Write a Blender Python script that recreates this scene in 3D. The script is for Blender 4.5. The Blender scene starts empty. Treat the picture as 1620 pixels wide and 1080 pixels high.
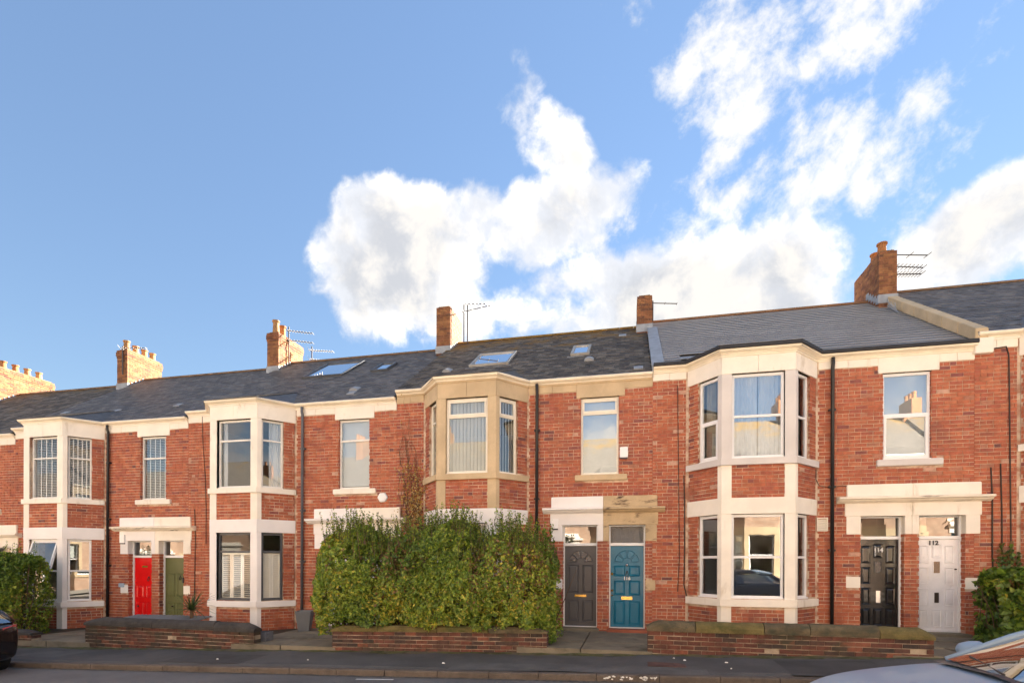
import bpy, bmesh, math, random
import numpy as np
from mathutils import Matrix, Vector
R = math.radians
rng = random.Random(7)
C = bpy.context.scene.collection
sc = bpy.context.scene
# ------------------------------------------------------------------ camera
F_PX, YAW, ROLL, CX, HY, DIST, EYE = 837., .2208, R(.2), 810., 888., 13., 1.75
cam = bpy.data.cameras.new('camera'); camo = bpy.data.objects.new('camera', cam); C.objects.link(camo)
cam.sensor_width = 36; cam.lens = F_PX/1620*36; cam.shift_y = (HY-540)/1620; cam.clip_start = .05; cam.clip_end = 3000
cy_, sy_ = math.cos(YAW), math.sin(YAW)
RT, FW, UP = Vector((cy_, sy_, 0)), Vector((-sy_, cy_, 0)), Vector((0, 0, 1))
r2 = RT*math.cos(ROLL)+UP*math.sin(ROLL); u2 = UP*math.cos(ROLL)-RT*math.sin(ROLL)
EYEP = Vector((0, -DIST, EYE))
camo.matrix_world = Matrix(((r2.x, u2.x, -FW.x, EYEP.x), (r2.y, u2.y, -FW.y, EYEP.y), (r2.z, u2.z, -FW.z, EYEP.z), (0, 0, 0, 1)))
sc.camera = camo
def ray(u, v): return FW+r2*((u-CX)/F_PX)+u2*(-(v-HY)/F_PX)
def at(u, v, Y):
    d = ray(u, v); return EYEP+d*((Y+DIST)/d.y)
# ------------------------------------------------------------------ view, sun, sky
sc.view_settings.view_transform = 'Standard'; sc.view_settings.look = 'None'; sc.view_settings.gamma = 1
sc.view_settings.use_curve_mapping = False; sc.view_settings.exposure = 3.06
sc.cycles.use_denoising = True; sc.cycles.max_bounces = 8; sc.cycles.transparent_max_bounces = 16
sc.cycles.sample_clamp_indirect = 6
SUN_AZ, SUN_EL = R(52), R(27.2)
sd = Vector((math.cos(SUN_EL)*math.cos(SUN_AZ), math.cos(SUN_EL)*math.sin(SUN_AZ), math.sin(SUN_EL)))
sl = bpy.data.lights.new('sun', 'SUN'); sl.energy = 5; sl.angle = R(.5); sl.color = (1, .92, .80)
so = bpy.data.objects.new('sun', sl); C.objects.link(so); so.rotation_euler = (-sd).to_track_quat('-Z', 'Y').to_euler(); so.location = (30, 40, 30)
w = bpy.data.worlds.new('World'); sc.world = w; w.use_nodes = True
nt = w.node_tree; nt.nodes.clear()
class NB:
    def __init__(s, nt): s.nt = nt
    def n(s, t, **k):
        q = s.nt.nodes.new('ShaderNode'+t)
        for a, b in k.items():
            if a.startswith('i_'):
                q.inputs[int(a[2:]) if a[2:].isdigit() else a[2:].replace('_', ' ')].default_value = b
            else: setattr(q, a, b)
        return q
    def l(s, a, b): s.nt.links.new(a, b)
    def val(s, sock, x):
        if isinstance(x, (int, float)): sock.default_value = x
        elif isinstance(x, (tuple, list, Vector)): sock.default_value = tuple(x)
        else: s.l(x, sock)
    def math(s, op, a, b=0., clamp=False):
        q = s.n('Math', operation=op, use_clamp=clamp); s.val(q.inputs[0], a); s.val(q.inputs[1], b); return q.outputs[0]
    def vm(s, op, a, b=(0, 0, 0)):
        q = s.n('VectorMath', operation=op); s.val(q.inputs[0], a); s.val(q.inputs[1], b)
        return q.outputs['Value'] if op in ('DOT_PRODUCT', 'LENGTH') else q.outputs[0]
    def mr(s, x, a, b, c=0., d=1., smooth=True):
        q = s.n('MapRange', interpolation_type='SMOOTHSTEP' if smooth else 'LINEAR'); s.val(q.inputs[0], x)
        for i, v in enumerate((a, b, c, d)): s.val(q.inputs[1+i], v)
        return q.outputs[0]
    def mix(s, f, a, b, mode='MIX'):
        q = s.n('MixRGB', blend_type=mode); s.val(q.inputs[0], f)
        for i, v in ((1, a), (2, b)):
            if isinstance(v, (tuple, list)): q.inputs[i].default_value = (*v[:3], 1)
            else: s.l(v, q.inputs[i])
        return q.outputs[0]
    def noise(s, vec, scale, detail=4, rough=.55, dist=0.):
        q = s.n('TexNoise'); s.l(vec, q.inputs['Vector']); q.inputs['Scale'].default_value = scale
        q.inputs['Detail'].default_value = detail; q.inputs['Roughness'].default_value = rough; q.inputs['Distortion'].default_value = dist
        return q.outputs['Fac']
B = NB(nt)
sky = B.n('TexSky', sky_type='NISHITA', sun_disc=False, sun_elevation=SUN_EL, sun_rotation=R(90)-SUN_AZ, air_density=1.0, dust_density=.0, ozone_density=1.3, altitude=20)
dirv = B.n('TexCoord').outputs['Generated']
# clouds: a field of directions, thicker in some parts of the sky, clear to the left
def blob(u, v, rx, ry, ang=0., gain=1.):
    c = ray(u, v).normalized(); t = Vector((0, 0, 1)).cross(c).normalized()*-1; b = t.cross(c)*-1
    if b.z < 0: b = -b
    ca, sa = math.cos(R(ang)), math.sin(R(ang)); e1 = t*ca+b*sa; e2 = b*ca-t*sa
    d = B.vm('SUBTRACT', dirv, c)
    k = F_PX*ray(u, v).length
    x = B.math('DIVIDE', B.vm('DOT_PRODUCT', d, e1), rx/k); y = B.math('DIVIDE', B.vm('DOT_PRODUCT', d, e2), ry/k)
    z = B.vm('DOT_PRODUCT', d, c)
    q = B.math('ADD', B.math('ADD', B.math('MULTIPLY', x, x), B.math('MULTIPLY', y, y)), B.math('MULTIPLY', B.math('MULTIPLY', z, z), 1.))
    return B.math('MULTIPLY', B.mr(q, 0., 1.0, 1., 0.), gain)
SKY_BLOBS = [(660, 410, 220, 160, 15, .60), (580, 450, 120, 130, 0, .34), (690, 310, 110, 80, 0, .34), (840, 375, 170, 95, 25, .46), (960, 300, 90, 60, 30, .36), (870, 215, 115, 65, -20, .50), (805, 150, 80, 85, 0, .50), (900, 495, 270, 110, 4, .54), (1080, 490, 260, 110, 6, .54), (1220, 465, 200, 90, 8, .50),
             (1520, 410, 290, 115, 24, .60), (1620, 350, 170, 100, 24, .46), (1380, 460, 220, 75, 10, .44), (668, 192, 40, 70, 0, .30), (720, 245, 60, 35, 0, .24)]
WISP_BLOBS = [(1180, 140, 160, 170, 35, .44), (1330, 50, 230, 100, 15, .42), (1230, 290, 190, 120, 30, .42), (1110, 320, 110, 110, 40, .36), (1450, 240, 150, 120, 45, .40), (1590, 60, 80, 80, 30, .32), (960, 340, 100, 70, 30, .28)]
def total(L):
    t_ = None
    for bl in L:
        o = blob(*bl); t_ = o if t_ is None else B.math('MAXIMUM', t_, o)
    return t_
tot = total(SKY_BLOBS); wis = total(WISP_BLOBS)
clear = B.math('MAXIMUM', blob(120, 300, 420, 560, 0, .5), blob(480, 40, 420, 220, 0, .5))
front = B.mr(B.vm('DOT_PRODUCT', dirv, tuple(FW)), -.05, .45, 0., 1.)
behind = B.math('MULTIPLY', B.math('SUBTRACT', 1., front), .26)  # extra cloud out of view behind the camera, added to brighten the facade
warp = B.n('TexNoise'); B.l(dirv, warp.inputs['Vector']); warp.inputs['Scale'].default_value = 4.5; warp.inputs['Detail'].default_value = 4
wv = B.vm('ADD', dirv, B.vm('MULTIPLY', B.vm('SUBTRACT', warp.outputs['Color'], (.5, .5, .5)), (.09, .09, .09)))
def fbm(v, sc_=5.0, det=12): return B.math('ADD', .5, B.math('MULTIPLY', B.math('SUBTRACT', B.noise(v, sc_, det, .60), .5), 2.1))
n1 = fbm(wv); n2 = fbm(B.vm('ADD', wv, tuple(sd*.05)), 5.0, 7)
dens = B.math('SUBTRACT', B.math('ADD', B.math('ADD', n1, tot), behind), B.math('MULTIPLY', clear, front))
alpha = B.mr(dens, .68, .98)
thick = B.mr(dens, .92, 1.25)
# torn streaks of the thinner cloud on the right
wv2 = B.vm('ADD', dirv, B.vm('MULTIPLY', B.vm('SUBTRACT', warp.outputs['Color'], (.5, .5, .5)), (.05, .05, .05)))
e1 = (r2*.80+u2*.60); e2 = (u2*.80-r2*.60)
sx = B.math('MULTIPLY', B.vm('DOT_PRODUCT', wv2, tuple(e1)), .95); sy = B.vm('DOT_PRODUCT', wv2, tuple(e2)); sz = B.vm('DOT_PRODUCT', wv2, tuple(FW))
cmb = B.n('CombineXYZ'); B.l(sx, cmb.inputs[0]); B.l(sy, cmb.inputs[1]); B.l(sz, cmb.inputs[2])
nw = B.math('ADD', .5, B.math('MULTIPLY', B.math('SUBTRACT', B.noise(cmb.outputs[0], 8.5, 14, .63), .5), 1.9))
aw = B.math('MULTIPLY', B.mr(B.math('SUBTRACT', B.math('ADD', nw, wis), B.math('MULTIPLY', clear, .6)), .70, 1.04), .97)
shade = B.mr(B.math('SUBTRACT', n1, n2), -.16, .18)
lit = B.math('MULTIPLY', B.math('ADD', .80, B.math('MULTIPLY', shade, .28)), B.math('SUBTRACT', 1.10, B.math('MULTIPLY', thick, .26)))
CLOUD = 2.65
ccol = B.mix(shade, (.93*CLOUD, .96*CLOUD, 1.03*CLOUD), (1.04*CLOUD, 1.0*CLOUD, .95*CLOUD))
cc = B.n('VectorMath', operation='SCALE'); B.l(ccol, cc.inputs[0]); B.l(lit, cc.inputs['Scale'])
lum = B.vm('DOT_PRODUCT', sky.outputs[0], (.25, .65, .10))
ss_ = B.n('VectorMath', operation='SCALE'); B.l(sky.outputs[0], ss_.inputs[0]); B.l(B.math('MULTIPLY', B.math('POWER', B.math('MAXIMUM', lum, .02), -.40), .76), ss_.inputs['Scale'])
skyc = B.mix(1., ss_.outputs[0], (.98, .985, .99), 'MULTIPLY')
col = B.mix(aw, skyc, (1.0*CLOUD, .98*CLOUD, .95*CLOUD))
col = B.mix(alpha, col, cc.outputs[0])
bg = B.n('Background'); B.l(col, bg.inputs[0]); bg.inputs[1].default_value = .05
w.cycles.sampling_method = 'MANUAL'; w.cycles.sample_map_resolution = 512
B.l(bg.outputs[0], B.n('OutputWorld').inputs[0])
# ------------------------------------------------------------------ materials
MATS = {}
def mat(name, col, rough=.75, var=.18, scale=2.5, bump=0., bscale=40., dirt=None, dirt_lo=.55, dirt_hi=.72, dscale=(3, 3, 3), metal=0., spec=.4, coat=0., fine=.0, dirt_z=None):
    if name in MATS: return MATS[name]
    m = bpy.data.materials.new(name); m.use_nodes = True; t = NB(m.node_tree); p = m.node_tree.nodes['Principled BSDF']
    pos = t.n('NewGeometry').outputs['Position']
    n = t.noise(pos, scale, 5, .6)
    c = t.mix(t.mr(n, .3, .7), tuple(x*(1-var) for x in col), tuple(min(1, x*(1+var)) for x in col))
    if fine:
        c = t.mix(1., c, t.mix(t.mr(t.noise(pos, 90, 3, .7), .3, .7), (1-fine,)*3, (1+fine*.5,)*3), 'MULTIPLY')
    if dirt:
        mp = t.n('Mapping'); t.l(pos, mp.inputs[0]); mp.inputs['Scale'].default_value = dscale
        dn = t.noise(mp.outputs[0], 1., 7, .65, .3)
        if dirt_z:
            sep = t.n('SeparateXYZ'); t.l(pos, sep.inputs[0]); dn = t.math('ADD', dn, t.mr(sep.outputs[2], dirt_z[0], dirt_z[1], 0., dirt_z[2]))
        c = t.mix(t.mr(dn, dirt_lo, dirt_hi), c, dirt)
    t.l(c, p.inputs['Base Color']); p.inputs['Roughness'].default_value = rough; p.inputs['Metallic'].default_value = metal
    p.inputs['Specular IOR Level'].default_value = spec; p.inputs['Coat Weight'].default_value = coat; p.inputs['Coat Roughness'].default_value = .05
    if bump:
        b = t.n('Bump'); b.inputs['Strength'].default_value = bump; b.inputs['Distance'].default_value = .01
        t.l(t.noise(pos, bscale, 5, .65), b.inputs['Height']); t.l(b.outputs[0], p.inputs['Normal'])
    MATS[name] = m; return m
def glass(name, refl=.26, tint=(.75, .8, .82), rough=.0, bump=.0, bscale=2.):
    if name in MATS: return MATS[name]
    m = bpy.data.materials.new(name); m.use_nodes = True; t = NB(m.node_tree); m.node_tree.nodes.clear()
    g = t.n('BsdfGlossy'); g.inputs['Roughness'].default_value = rough; g.inputs['Color'].default_value = (.97, .97, .97, 1)
    tr = t.n('BsdfTransparent'); tr.inputs[0].default_value = (*tint, 1)
    fr = t.n('LayerWeight'); fr.inputs['Blend'].default_value = .5
    f = t.math('ADD', t.math('MULTIPLY', t.math('POWER', fr.outputs['Facing'], 4.), 1.-refl), refl, True)
    if bump:
        b = t.n('Bump'); b.inputs['Strength'].default_value = bump; b.inputs['Distance'].default_value = .02
        t.l(t.noise(t.n('NewGeometry').outputs['Position'], bscale, 2, .5), b.inputs['Height'])
        t.l(b.outputs[0], g.inputs['Normal'])
    mx = t.n('MixShader'); t.l(f, mx.inputs[0]); t.l(tr.outputs[0], mx.inputs[1]); t.l(g.outputs[0], mx.inputs[2])
    t.l(mx.outputs[0], t.n('OutputMaterial').inputs[0]); MATS[name] = m; return m
def leafmat(name, col, tr=.35, var=.3):
    if name in MATS: return MATS[name]
    m = bpy.data.materials.new(name); m.use_nodes = True; t = NB(m.node_tree); p = m.node_tree.nodes['Principled BSDF']
    n = t.noise(t.n('NewGeometry').outputs['Position'], 9, 3, .6)
    c = t.mix(t.mr(n, .3, .7), tuple(x*(1-var) for x in col), tuple(x*(1+var) for x in col)); t.l(c, p.inputs['Base Color'])
    p.inputs['Roughness'].default_value = .42; p.inputs['Specular IOR Level'].default_value = .45
    tl = t.n('BsdfTranslucent'); t.l(t.mix(1., c, (1.3, 1.35, .6), 'MULTIPLY'), tl.inputs[0])
    mx = t.n('MixShader'); mx.inputs[0].default_value = tr; t.l(p.outputs[0], mx.inputs[1]); t.l(tl.outputs[0], mx.inputs[2])
    t.l(mx.outputs[0], m.node_tree.nodes['Material Output'].inputs[0]); MATS[name] = m; return m
BRICK_COLS = [(.44, .122, .055), (.41, .112, .054), (.46, .138, .062), (.385, .105, .055), (.48, .155, .07), (.35, .095, .055), (.27, .08, .06), (.42, .17, .095), (.19, .068, .055), (.55, .31, .20)]
BRICK_COLS = [(r_*.96, g_*1.0+.004, b_*1.12+.004) for r_, g_, b_ in BRICK_COLS]
BRICK_W = [26, 22, 20, 14, 8, 5, 2, 4, .8, 1.2]
BRK = [mat('brick_red_%s' % 'abcdefghij'[i], c, .86, .2, 7, .5, 70, dirt=(.21, .085, .06), dirt_lo=.52, dirt_hi=.80, dscale=(.9, .9, .8), fine=.22) for i, c in enumerate(BRICK_COLS)]
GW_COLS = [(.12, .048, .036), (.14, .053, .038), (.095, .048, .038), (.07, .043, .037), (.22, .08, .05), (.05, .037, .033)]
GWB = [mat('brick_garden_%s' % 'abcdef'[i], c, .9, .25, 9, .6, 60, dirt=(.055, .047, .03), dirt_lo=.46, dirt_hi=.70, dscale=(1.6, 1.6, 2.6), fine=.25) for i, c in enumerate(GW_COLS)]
CH_COLS = [(.24, .098, .045), (.27, .118, .05), (.20, .082, .042), (.30, .138, .058), (.15, .066, .04)]
CHB = [mat('brick_chimney_%s' % 'abcde'[i], c, .9, .25, 6, .6, 50, dirt=(.10, .07, .05), dirt_lo=.62, dirt_hi=.85) for i, c in enumerate(CH_COLS)]
MORTAR = mat('mortar', (.60, .47, .35), .95, .2, 4, .5, 90, dirt=(.37, .18, .115), dirt_lo=.44, dirt_hi=.62, dscale=(1.9, 1.9, 2.6))
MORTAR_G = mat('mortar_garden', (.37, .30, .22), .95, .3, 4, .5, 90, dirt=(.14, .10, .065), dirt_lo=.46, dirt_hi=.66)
MORTAR_C = mat('mortar_chimney', (.28, .18, .10), .95, .3, 4, .5, 90)
DIRT = (.30, .24, .17)
CREAM = mat('stone_cream_paint', (.84, .78, .68), .7, .06, 1.5, .15, 25, dirt=(.42, .33, .21), dirt_lo=.56, dirt_hi=.82, dscale=(2.4, 2.4, .8))
CREAMD = mat('stone_cream_worn', (.83, .75, .62), .75, .08, 2, .2, 25, dirt=(.16, .12, .075), dirt_lo=.54, dirt_hi=.70, dscale=(1.6, 1.6, 9))
WHITE = mat('stone_white_paint', (.82, .79, .77), .6, .04, 1.5, .12, 25, dirt=(.5, .45, .38), dirt_lo=.68, dirt_hi=.95, dscale=(2, 2, .8))
LILAC = mat('stone_grey_paint', (.62, .585, .56), .65, .06, 1.5, .15, 25, dirt=(.45, .40, .33), dirt_lo=.62, dirt_hi=.9, dscale=(2.5, 2.5, .8))
BUFF = mat('sandstone_buff', (.56, .43, .27), .88, .12, 1.7, .35, 30, dirt=(.28, .20, .12), dirt_lo=.60, dirt_hi=.82, dscale=(2, 2, 1.2), fine=.12)
BUFFD = mat('sandstone_sooty', (.54, .41, .25), .88, .15, 1.7, .35, 30, dirt=(.09, .06, .04), dirt_lo=.53, dirt_hi=.68, dscale=(2.2, 2.2, 7), fine=.12)
UPVC = mat('upvc_white', (.82, .82, .82), .3, .02, 1, spec=.5)
UPVCC = mat('paint_window_cream', (.80, .75, .64), .5, .05, 3, .1, 40)
FLAKE = mat('paint_window_flaking', (.80, .78, .73), .6, .05, 5, .2, 40, dirt=(.34, .27, .2), dirt_lo=.64, dirt_hi=.72, dscale=(9, 9, 9))
ANTH = mat('frame_anthracite', (.075, .08, .09), .4, .05)
GUTC = mat('gutter_cream', (.82, .74, .59), .5, .08, 2, .05, 20, dirt=(.42, .33, .22), dirt_lo=.6, dirt_hi=.8, dscale=(1.2, 1.2, 8))
BLACKP = mat('plastic_black', (.018, .018, .02), .4, .1)
GREYP = mat('pipe_grey', (.10, .11, .13), .45, .15)
LEAD = mat('lead', (.30, .32, .35), .55, .15, 5, .2, 15)
FELT = mat('roof_edge_felt', (.03, .03, .033), .7, .15)
IRON = mat('iron_dark', (.03, .022, .018), .6, .2)
ALU = mat('aerial_alloy', (.10, .09, .085), .45, .2, metal=.6)
SLATE = [mat('slate_blue_%s' % 'abcd'[i], c, .55, .25, 6, .3, 30, dirt=(.16, .15, .13), dirt_lo=.62, dirt_hi=.85, dscale=(5, 5, 5)) for i, c in enumerate([(.095, .094, .096), (.115, .112, .112), (.075, .075, .079), (.14, .135, .13)])]
SLATEC = [mat('slate_brown_%s' % 'abcd'[i], c, .7, .3, 6, .3, 30, dirt=(.17, .105, .03), dirt_lo=.60, dirt_hi=.78, dscale=(1.3, 1.3, 2.), dirt_z=(7.6, 9.3, .20)) for i, c in enumerate([(.085, .075, .063), (.11, .097, .082), (.06, .054, .048), (.14, .125, .105)])]
SLATED = [mat('slate_new_%s' % 'abc'[i], c, .42, .08, 2, .12, 30) for i, c in enumerate([(.27, .278, .295), (.285, .292, .31), (.255, .262, .28)])]
RIDGE = mat('ridge_tile', (.20, .12, .065), .85, .3, 5, .3, 20)
POT = mat('terracotta_pot', (.34, .14, .05), .85, .2, 5, .2, 20)
POTY = mat('buff_pot', (.36, .19, .08), .85, .2, 5, .2, 20)
TARMAC = mat('asphalt_pavement', (.085, .081, .079), .85, .2, 1.2, .5, 160, dirt=(.085, .078, .07), dirt_lo=.55, dirt_hi=.8, dscale=(.7, 2.5, 1), fine=.3)
ROADM = mat('asphalt_road', (.135, .13, .128), .8, .18, .8, .5, 150, dirt=(.04, .038, .038), dirt_lo=.55, dirt_hi=.8, dscale=(.5, 2, 1), fine=.35)
KERBM = mat('kerb_stone', (.115, .092, .075), .85, .25, 3, .4, 40, dirt=(.055, .045, .035), dirt_lo=.5, dirt_hi=.75, dscale=(3, 3, 3), fine=.2)
FLAG = mat('yard_flagstone', (.19, .165, .12), .85, .2, 2, .3, 30, dirt=(.05, .05, .025), dirt_lo=.52, dirt_hi=.75, dscale=(1.5, 1.5, 3), fine=.2)
COPE = mat('coping_sandstone', (.12, .095, .055), .92, .3, 4, .6, 25, dirt=(.05, .05, .03), dirt_lo=.46, dirt_hi=.66, dscale=(5, 8, 8), fine=.35)
COPEM = mat('coping_mossy', (.15, .12, .045), .95, .3, 4, .6, 25, dirt=(.06, .065, .018), dirt_lo=.48, dirt_hi=.68, dscale=(2.3, 4, 4), fine=.25)
COPED = mat('coping_soot', (.05, .046, .043), .85, .3, 4, .5, 25, dirt=(.12, .10, .06), dirt_lo=.58, dirt_hi=.75, dscale=(2.3, 4, 4), fine=.25)
EARTH = mat('earth', (.05, .04, .025), .95, .3, 2, .5, 20)
MOSS = mat('moss_strip', (.075, .075, .028), .95, .4, 6, .7, 60, dirt=(.10, .085, .06), dirt_lo=.5, dirt_hi=.6, dscale=(3, 3, 3))
ROOM = mat('room_paint', (.42, .40, .36), .9, .05)
ROOMF = mat('room_floor', (.16, .11, .07), .8, .1)
CURT = mat('curtain_white', (.78, .78, .80), .9, .05)
CURTG = mat('curtain_taupe', (.36, .32, .27), .9, .1)
BLIND = mat('blind_ivory', (.74, .72, .66), .7, .03)
BLINDW = mat('blind_white', (.80, .79, .77), .6, .03)
SHUT = mat('shutter_cream', (.82, .79, .70), .5, .03)
BRASS = mat('brass', (.72, .47, .14), .25, .1, metal=1)
CHROME = mat('chrome', (.75, .75, .76), .15, .05, metal=1)
GLASS = glass('window_glass', .17, (.86, .9, .9), bump=.012, bscale=1.2)
GLASSO = glass('window_glass_old', .20, (.8, .84, .84), bump=.02, bscale=2.5)
GLASSD = glass('window_glass_dark', .17, (.55, .57, .6), bump=.015, bscale=1.5)
GLASSC = glass('window_glass_clear', .04, (.96, .97, .97), bump=.01, bscale=1.2)
OBSC = glass('obscured_glass', .16, (.50, .34, .15), .05, bump=1., bscale=45)  # golden reflection of the sunlit houses opposite is put into the amber tint
def paint(n, c, r=.35, coat=.3): return mat(n, c, r, .08, 2, .10, 30, coat=coat, dirt=tuple(x*.62+.02 for x in c), dirt_lo=.58, dirt_hi=.85, dscale=(5, 5, 2))
# ------------------------------------------------------------------ mesh helpers
class MB:
    def __init__(s): s.v = []; s.f = []; s.m = []
    def poly(s, pts, mi=0):
        b = len(s.v); s.v += [tuple(p) for p in pts]; s.f.append(tuple(range(b, b+len(pts)))); s.m.append(mi); return s
    def box(s, x0, x1, y0, y1, z0, z1, mi=0, M=None):
        b = len(s.v); P = [(x, y, z) for z in (z0, z1) for y in (y0, y1) for x in (x0, x1)]
        if M: P = [tuple(M @ Vector(p)) for p in P]
        s.v += P
        for q in ((0, 2, 3, 1), (4, 5, 7, 6), (0, 1, 5, 4), (2, 6, 7, 3), (0, 4, 6, 2), (1, 3, 7, 5)):
            s.f.append(tuple(b+i for i in q)); s.m.append(mi)
        return s
    def loft(s, rings, mi=0, closed=True, caps=True):
        n = len(rings[0]); b = len(s.v)
        for r in rings: s.v += [tuple(p) for p in r]
        for i in range(len(rings)-1):
            for j in range(n if closed else n-1):
                k = (j+1) % n; s.f.append((b+i*n+j, b+i*n+k, b+(i+1)*n+k, b+(i+1)*n+j)); s.m.append(mi)
        if caps:
            s.f.append(tuple(b+j for j in reversed(range(n)))); s.m.append(mi)
            s.f.append(tuple(b+(len(rings)-1)*n+j for j in range(n))); s.m.append(mi)
        return s
    def sweep(s, path, prof, mi=0):
        P = [Vector(p) for p in path]; N = []
        for a, b in zip(P, P[1:]):
            d = (b-a).normalized(); N.append(Vector((d.y, -d.x)))
        rings = []
        for i, p in enumerate(P):
            if i == 0: m = N[0]
            elif i == len(P)-1: m = N[-1]
            else: m = (N[i-1]+N[i])/(1+N[i-1].dot(N[i]))
            rings.append([(p.x+m.x*o, p.y+m.y*o, z) for o, z in prof])
        return s.loft(rings, mi)
    def tube(s, pts, r, n=8, mi=0, caps=True):
        P = [Vector(p) for p in pts]; rings = []; rr = r if isinstance(r, (list, tuple)) else [r]*len(P)
        for i, p in enumerate(P):
            d = (P[min(i+1, len(P)-1)]-P[max(i-1, 0)]).normalized()
            a = d.orthogonal().normalized() if i == 0 else (a-d*a.dot(d)).normalized()
            b = d.cross(a)
            rings.append([p+(a*math.cos(t)+b*math.sin(t))*rr[i] for t in (2*math.pi*k/n for k in range(n))])
        return s.loft(rings, mi, True, caps)
    def lathe(s, prof, c=(0, 0, 0), n=14, mi=0):
        c = Vector(c)
        return s.loft([[c+Vector((r*math.cos(2*math.pi*k/n), r*math.sin(2*math.pi*k/n), z)) for k in range(n)] for r, z in prof], mi)
    def build(s, name, mats, parent=None, M=None, bevel=0., smooth=False, kind=None):
        me = bpy.data.meshes.new(name); me.from_pydata(s.v, [], s.f)
        mats = mats if isinstance(mats, list) else [mats]
        for q in mats: me.materials.append(q)
        if len(mats) > 1: me.polygons.foreach_set('material_index', s.m)
        if bevel or s.v:
            bm = bmesh.new(); bm.from_mesh(me)
            if bevel: bmesh.ops.bevel(bm, geom=[e for e in bm.edges if e.is_manifold and e.calc_face_angle(0) > .5], offset=bevel, segments=2, affect='EDGES', clamp_overlap=True)
            if len(s.f) > 1: bmesh.ops.recalc_face_normals(bm, faces=bm.faces)
            bm.to_mesh(me); bm.free()
        if smooth: me.polygons.foreach_set('use_smooth', [True]*len(me.polygons))
        o = bpy.data.objects.new(name, me); C.objects.link(o)
        if parent: o.parent = parent
        if M is not None: o.matrix_local = M
        if kind: o['kind'] = kind
        return o
def bx(name, m, parent, x0, x1, y0, y1, z0, z1, bevel=0., M=None, **k): return MB().box(x0, x1, y0, y1, z0, z1).build(name, m, parent, M, bevel, **k)
def thing(name, label, cat, loc=(0, 0, 0), group=None, rz=0.):
    o = bpy.data.objects.new(name, None); C.objects.link(o); o.location = loc; o.rotation_euler = (0, 0, rz); o.empty_display_size = .2
    o['label'] = label; o['category'] = cat
    if group: o['group'] = group
    return o
def tag(o, label, cat, group=None):
    o['label'] = label; o['category'] = cat
    if group: o['group'] = group
    return o
def frame(o, u):   # local x along u (plan), local y inward, z up
    ux, uy = u; l = math.hypot(ux, uy); ux, uy = ux/l, uy/l
    return Matrix(((ux, -uy, 0, o[0]), (uy, ux, 0, o[1]), (0, 0, 1, o[2] if len(o) > 2 else 0), (0, 0, 0, 1)))
def slab(u0, u1, z0, z1, d0, d1, holes):
    us = sorted({u0, u1, *[min(max(x, u0), u1) for h in holes for x in h[:2]]}); zs = sorted({z0, z1, *[min(max(x, z0), z1) for h in holes for x in h[2:]]})
    def solid(i, j):
        if i < 0 or j < 0 or i >= len(us)-1 or j >= len(zs)-1: return False
        a, b = (us[i]+us[i+1])/2, (zs[j]+zs[j+1])/2
        return not any(h[0] < a < h[1] and h[2] < b < h[3] for h in holes)
    m = MB()
    for i in range(len(us)-1):
        for j in range(len(zs)-1):
            if not solid(i, j): continue
            a, b, c, d = us[i], us[i+1], zs[j], zs[j+1]
            m.poly([(a, d0, c), (b, d0, c), (b, d0, d), (a, d0, d)]); m.poly([(a, d1, d), (b, d1, d), (b, d1, c), (a, d1, c)])
            if not solid(i-1, j): m.poly([(a, d0, c), (a, d0, d), (a, d1, d), (a, d1, c)])
            if not solid(i+1, j): m.poly([(b, d1, c), (b, d1, d), (b, d0, d), (b, d0, c)])
            if not solid(i, j-1): m.poly([(a, d1, c), (b, d1, c), (b, d0, c), (a, d0, c)])
            if not solid(i, j+1): m.poly([(a, d0, d), (b, d0, d), (b, d1, d), (a, d1, d)])
    return m
# bricks ------------------------------------------------------------
CH, BL, JT = .0825, .24, .0125
UNIT = {}
def unit(m, nm):
    k = (m.name, nm)
    if k not in UNIT:
        me = bpy.data.meshes.new(nm); q = MB().box(-.5, .5, -.5, .5, -.5, .5); me.from_pydata(q.v, [], q.f); me.materials.append(m); UNIT[k] = me
    return UNIT[k]
def lay(u0, u1, z0, z1, holes=(), phase=0., zoff=0., bl=BL, ch=CH, header_every=6):
    out = []; k = 0; z = z0
    k = int(math.floor((z0-zoff)/ch)); 
    while zoff+k*ch < z1-.02:
        a, b = max(zoff+k*ch, z0), min(zoff+(k+1)*ch, z1)
        if b-a > .03:
            iv = [(u0, u1)]
            for h in holes:
                if min(b, h[3])-max(a, h[2]) > .4*(b-a):
                    iv = [p for (s, e) in iv for p in ((s, min(e, h[0])), (max(s, h[1]), e)) if p[1]-p[0] > .02]
            hd = header_every and k % header_every == 0
            L = bl/2 if hd else bl
            off = phase+(0 if hd else (k % 2)*bl/2)+rng.uniform(-.012, .012)
            for s, e in iv:
                x = off+math.floor((s-off)/L)*L
                while x < e-.012:
                    p, q = max(x, s), min(x+L, e)
                    if q-p > .03: out.append((p+JT/2*(p > s+.001), q-JT/2*(q < e-.001), a+JT/2, b-JT/2))
                    x += L
        k += 1
    return out
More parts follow.
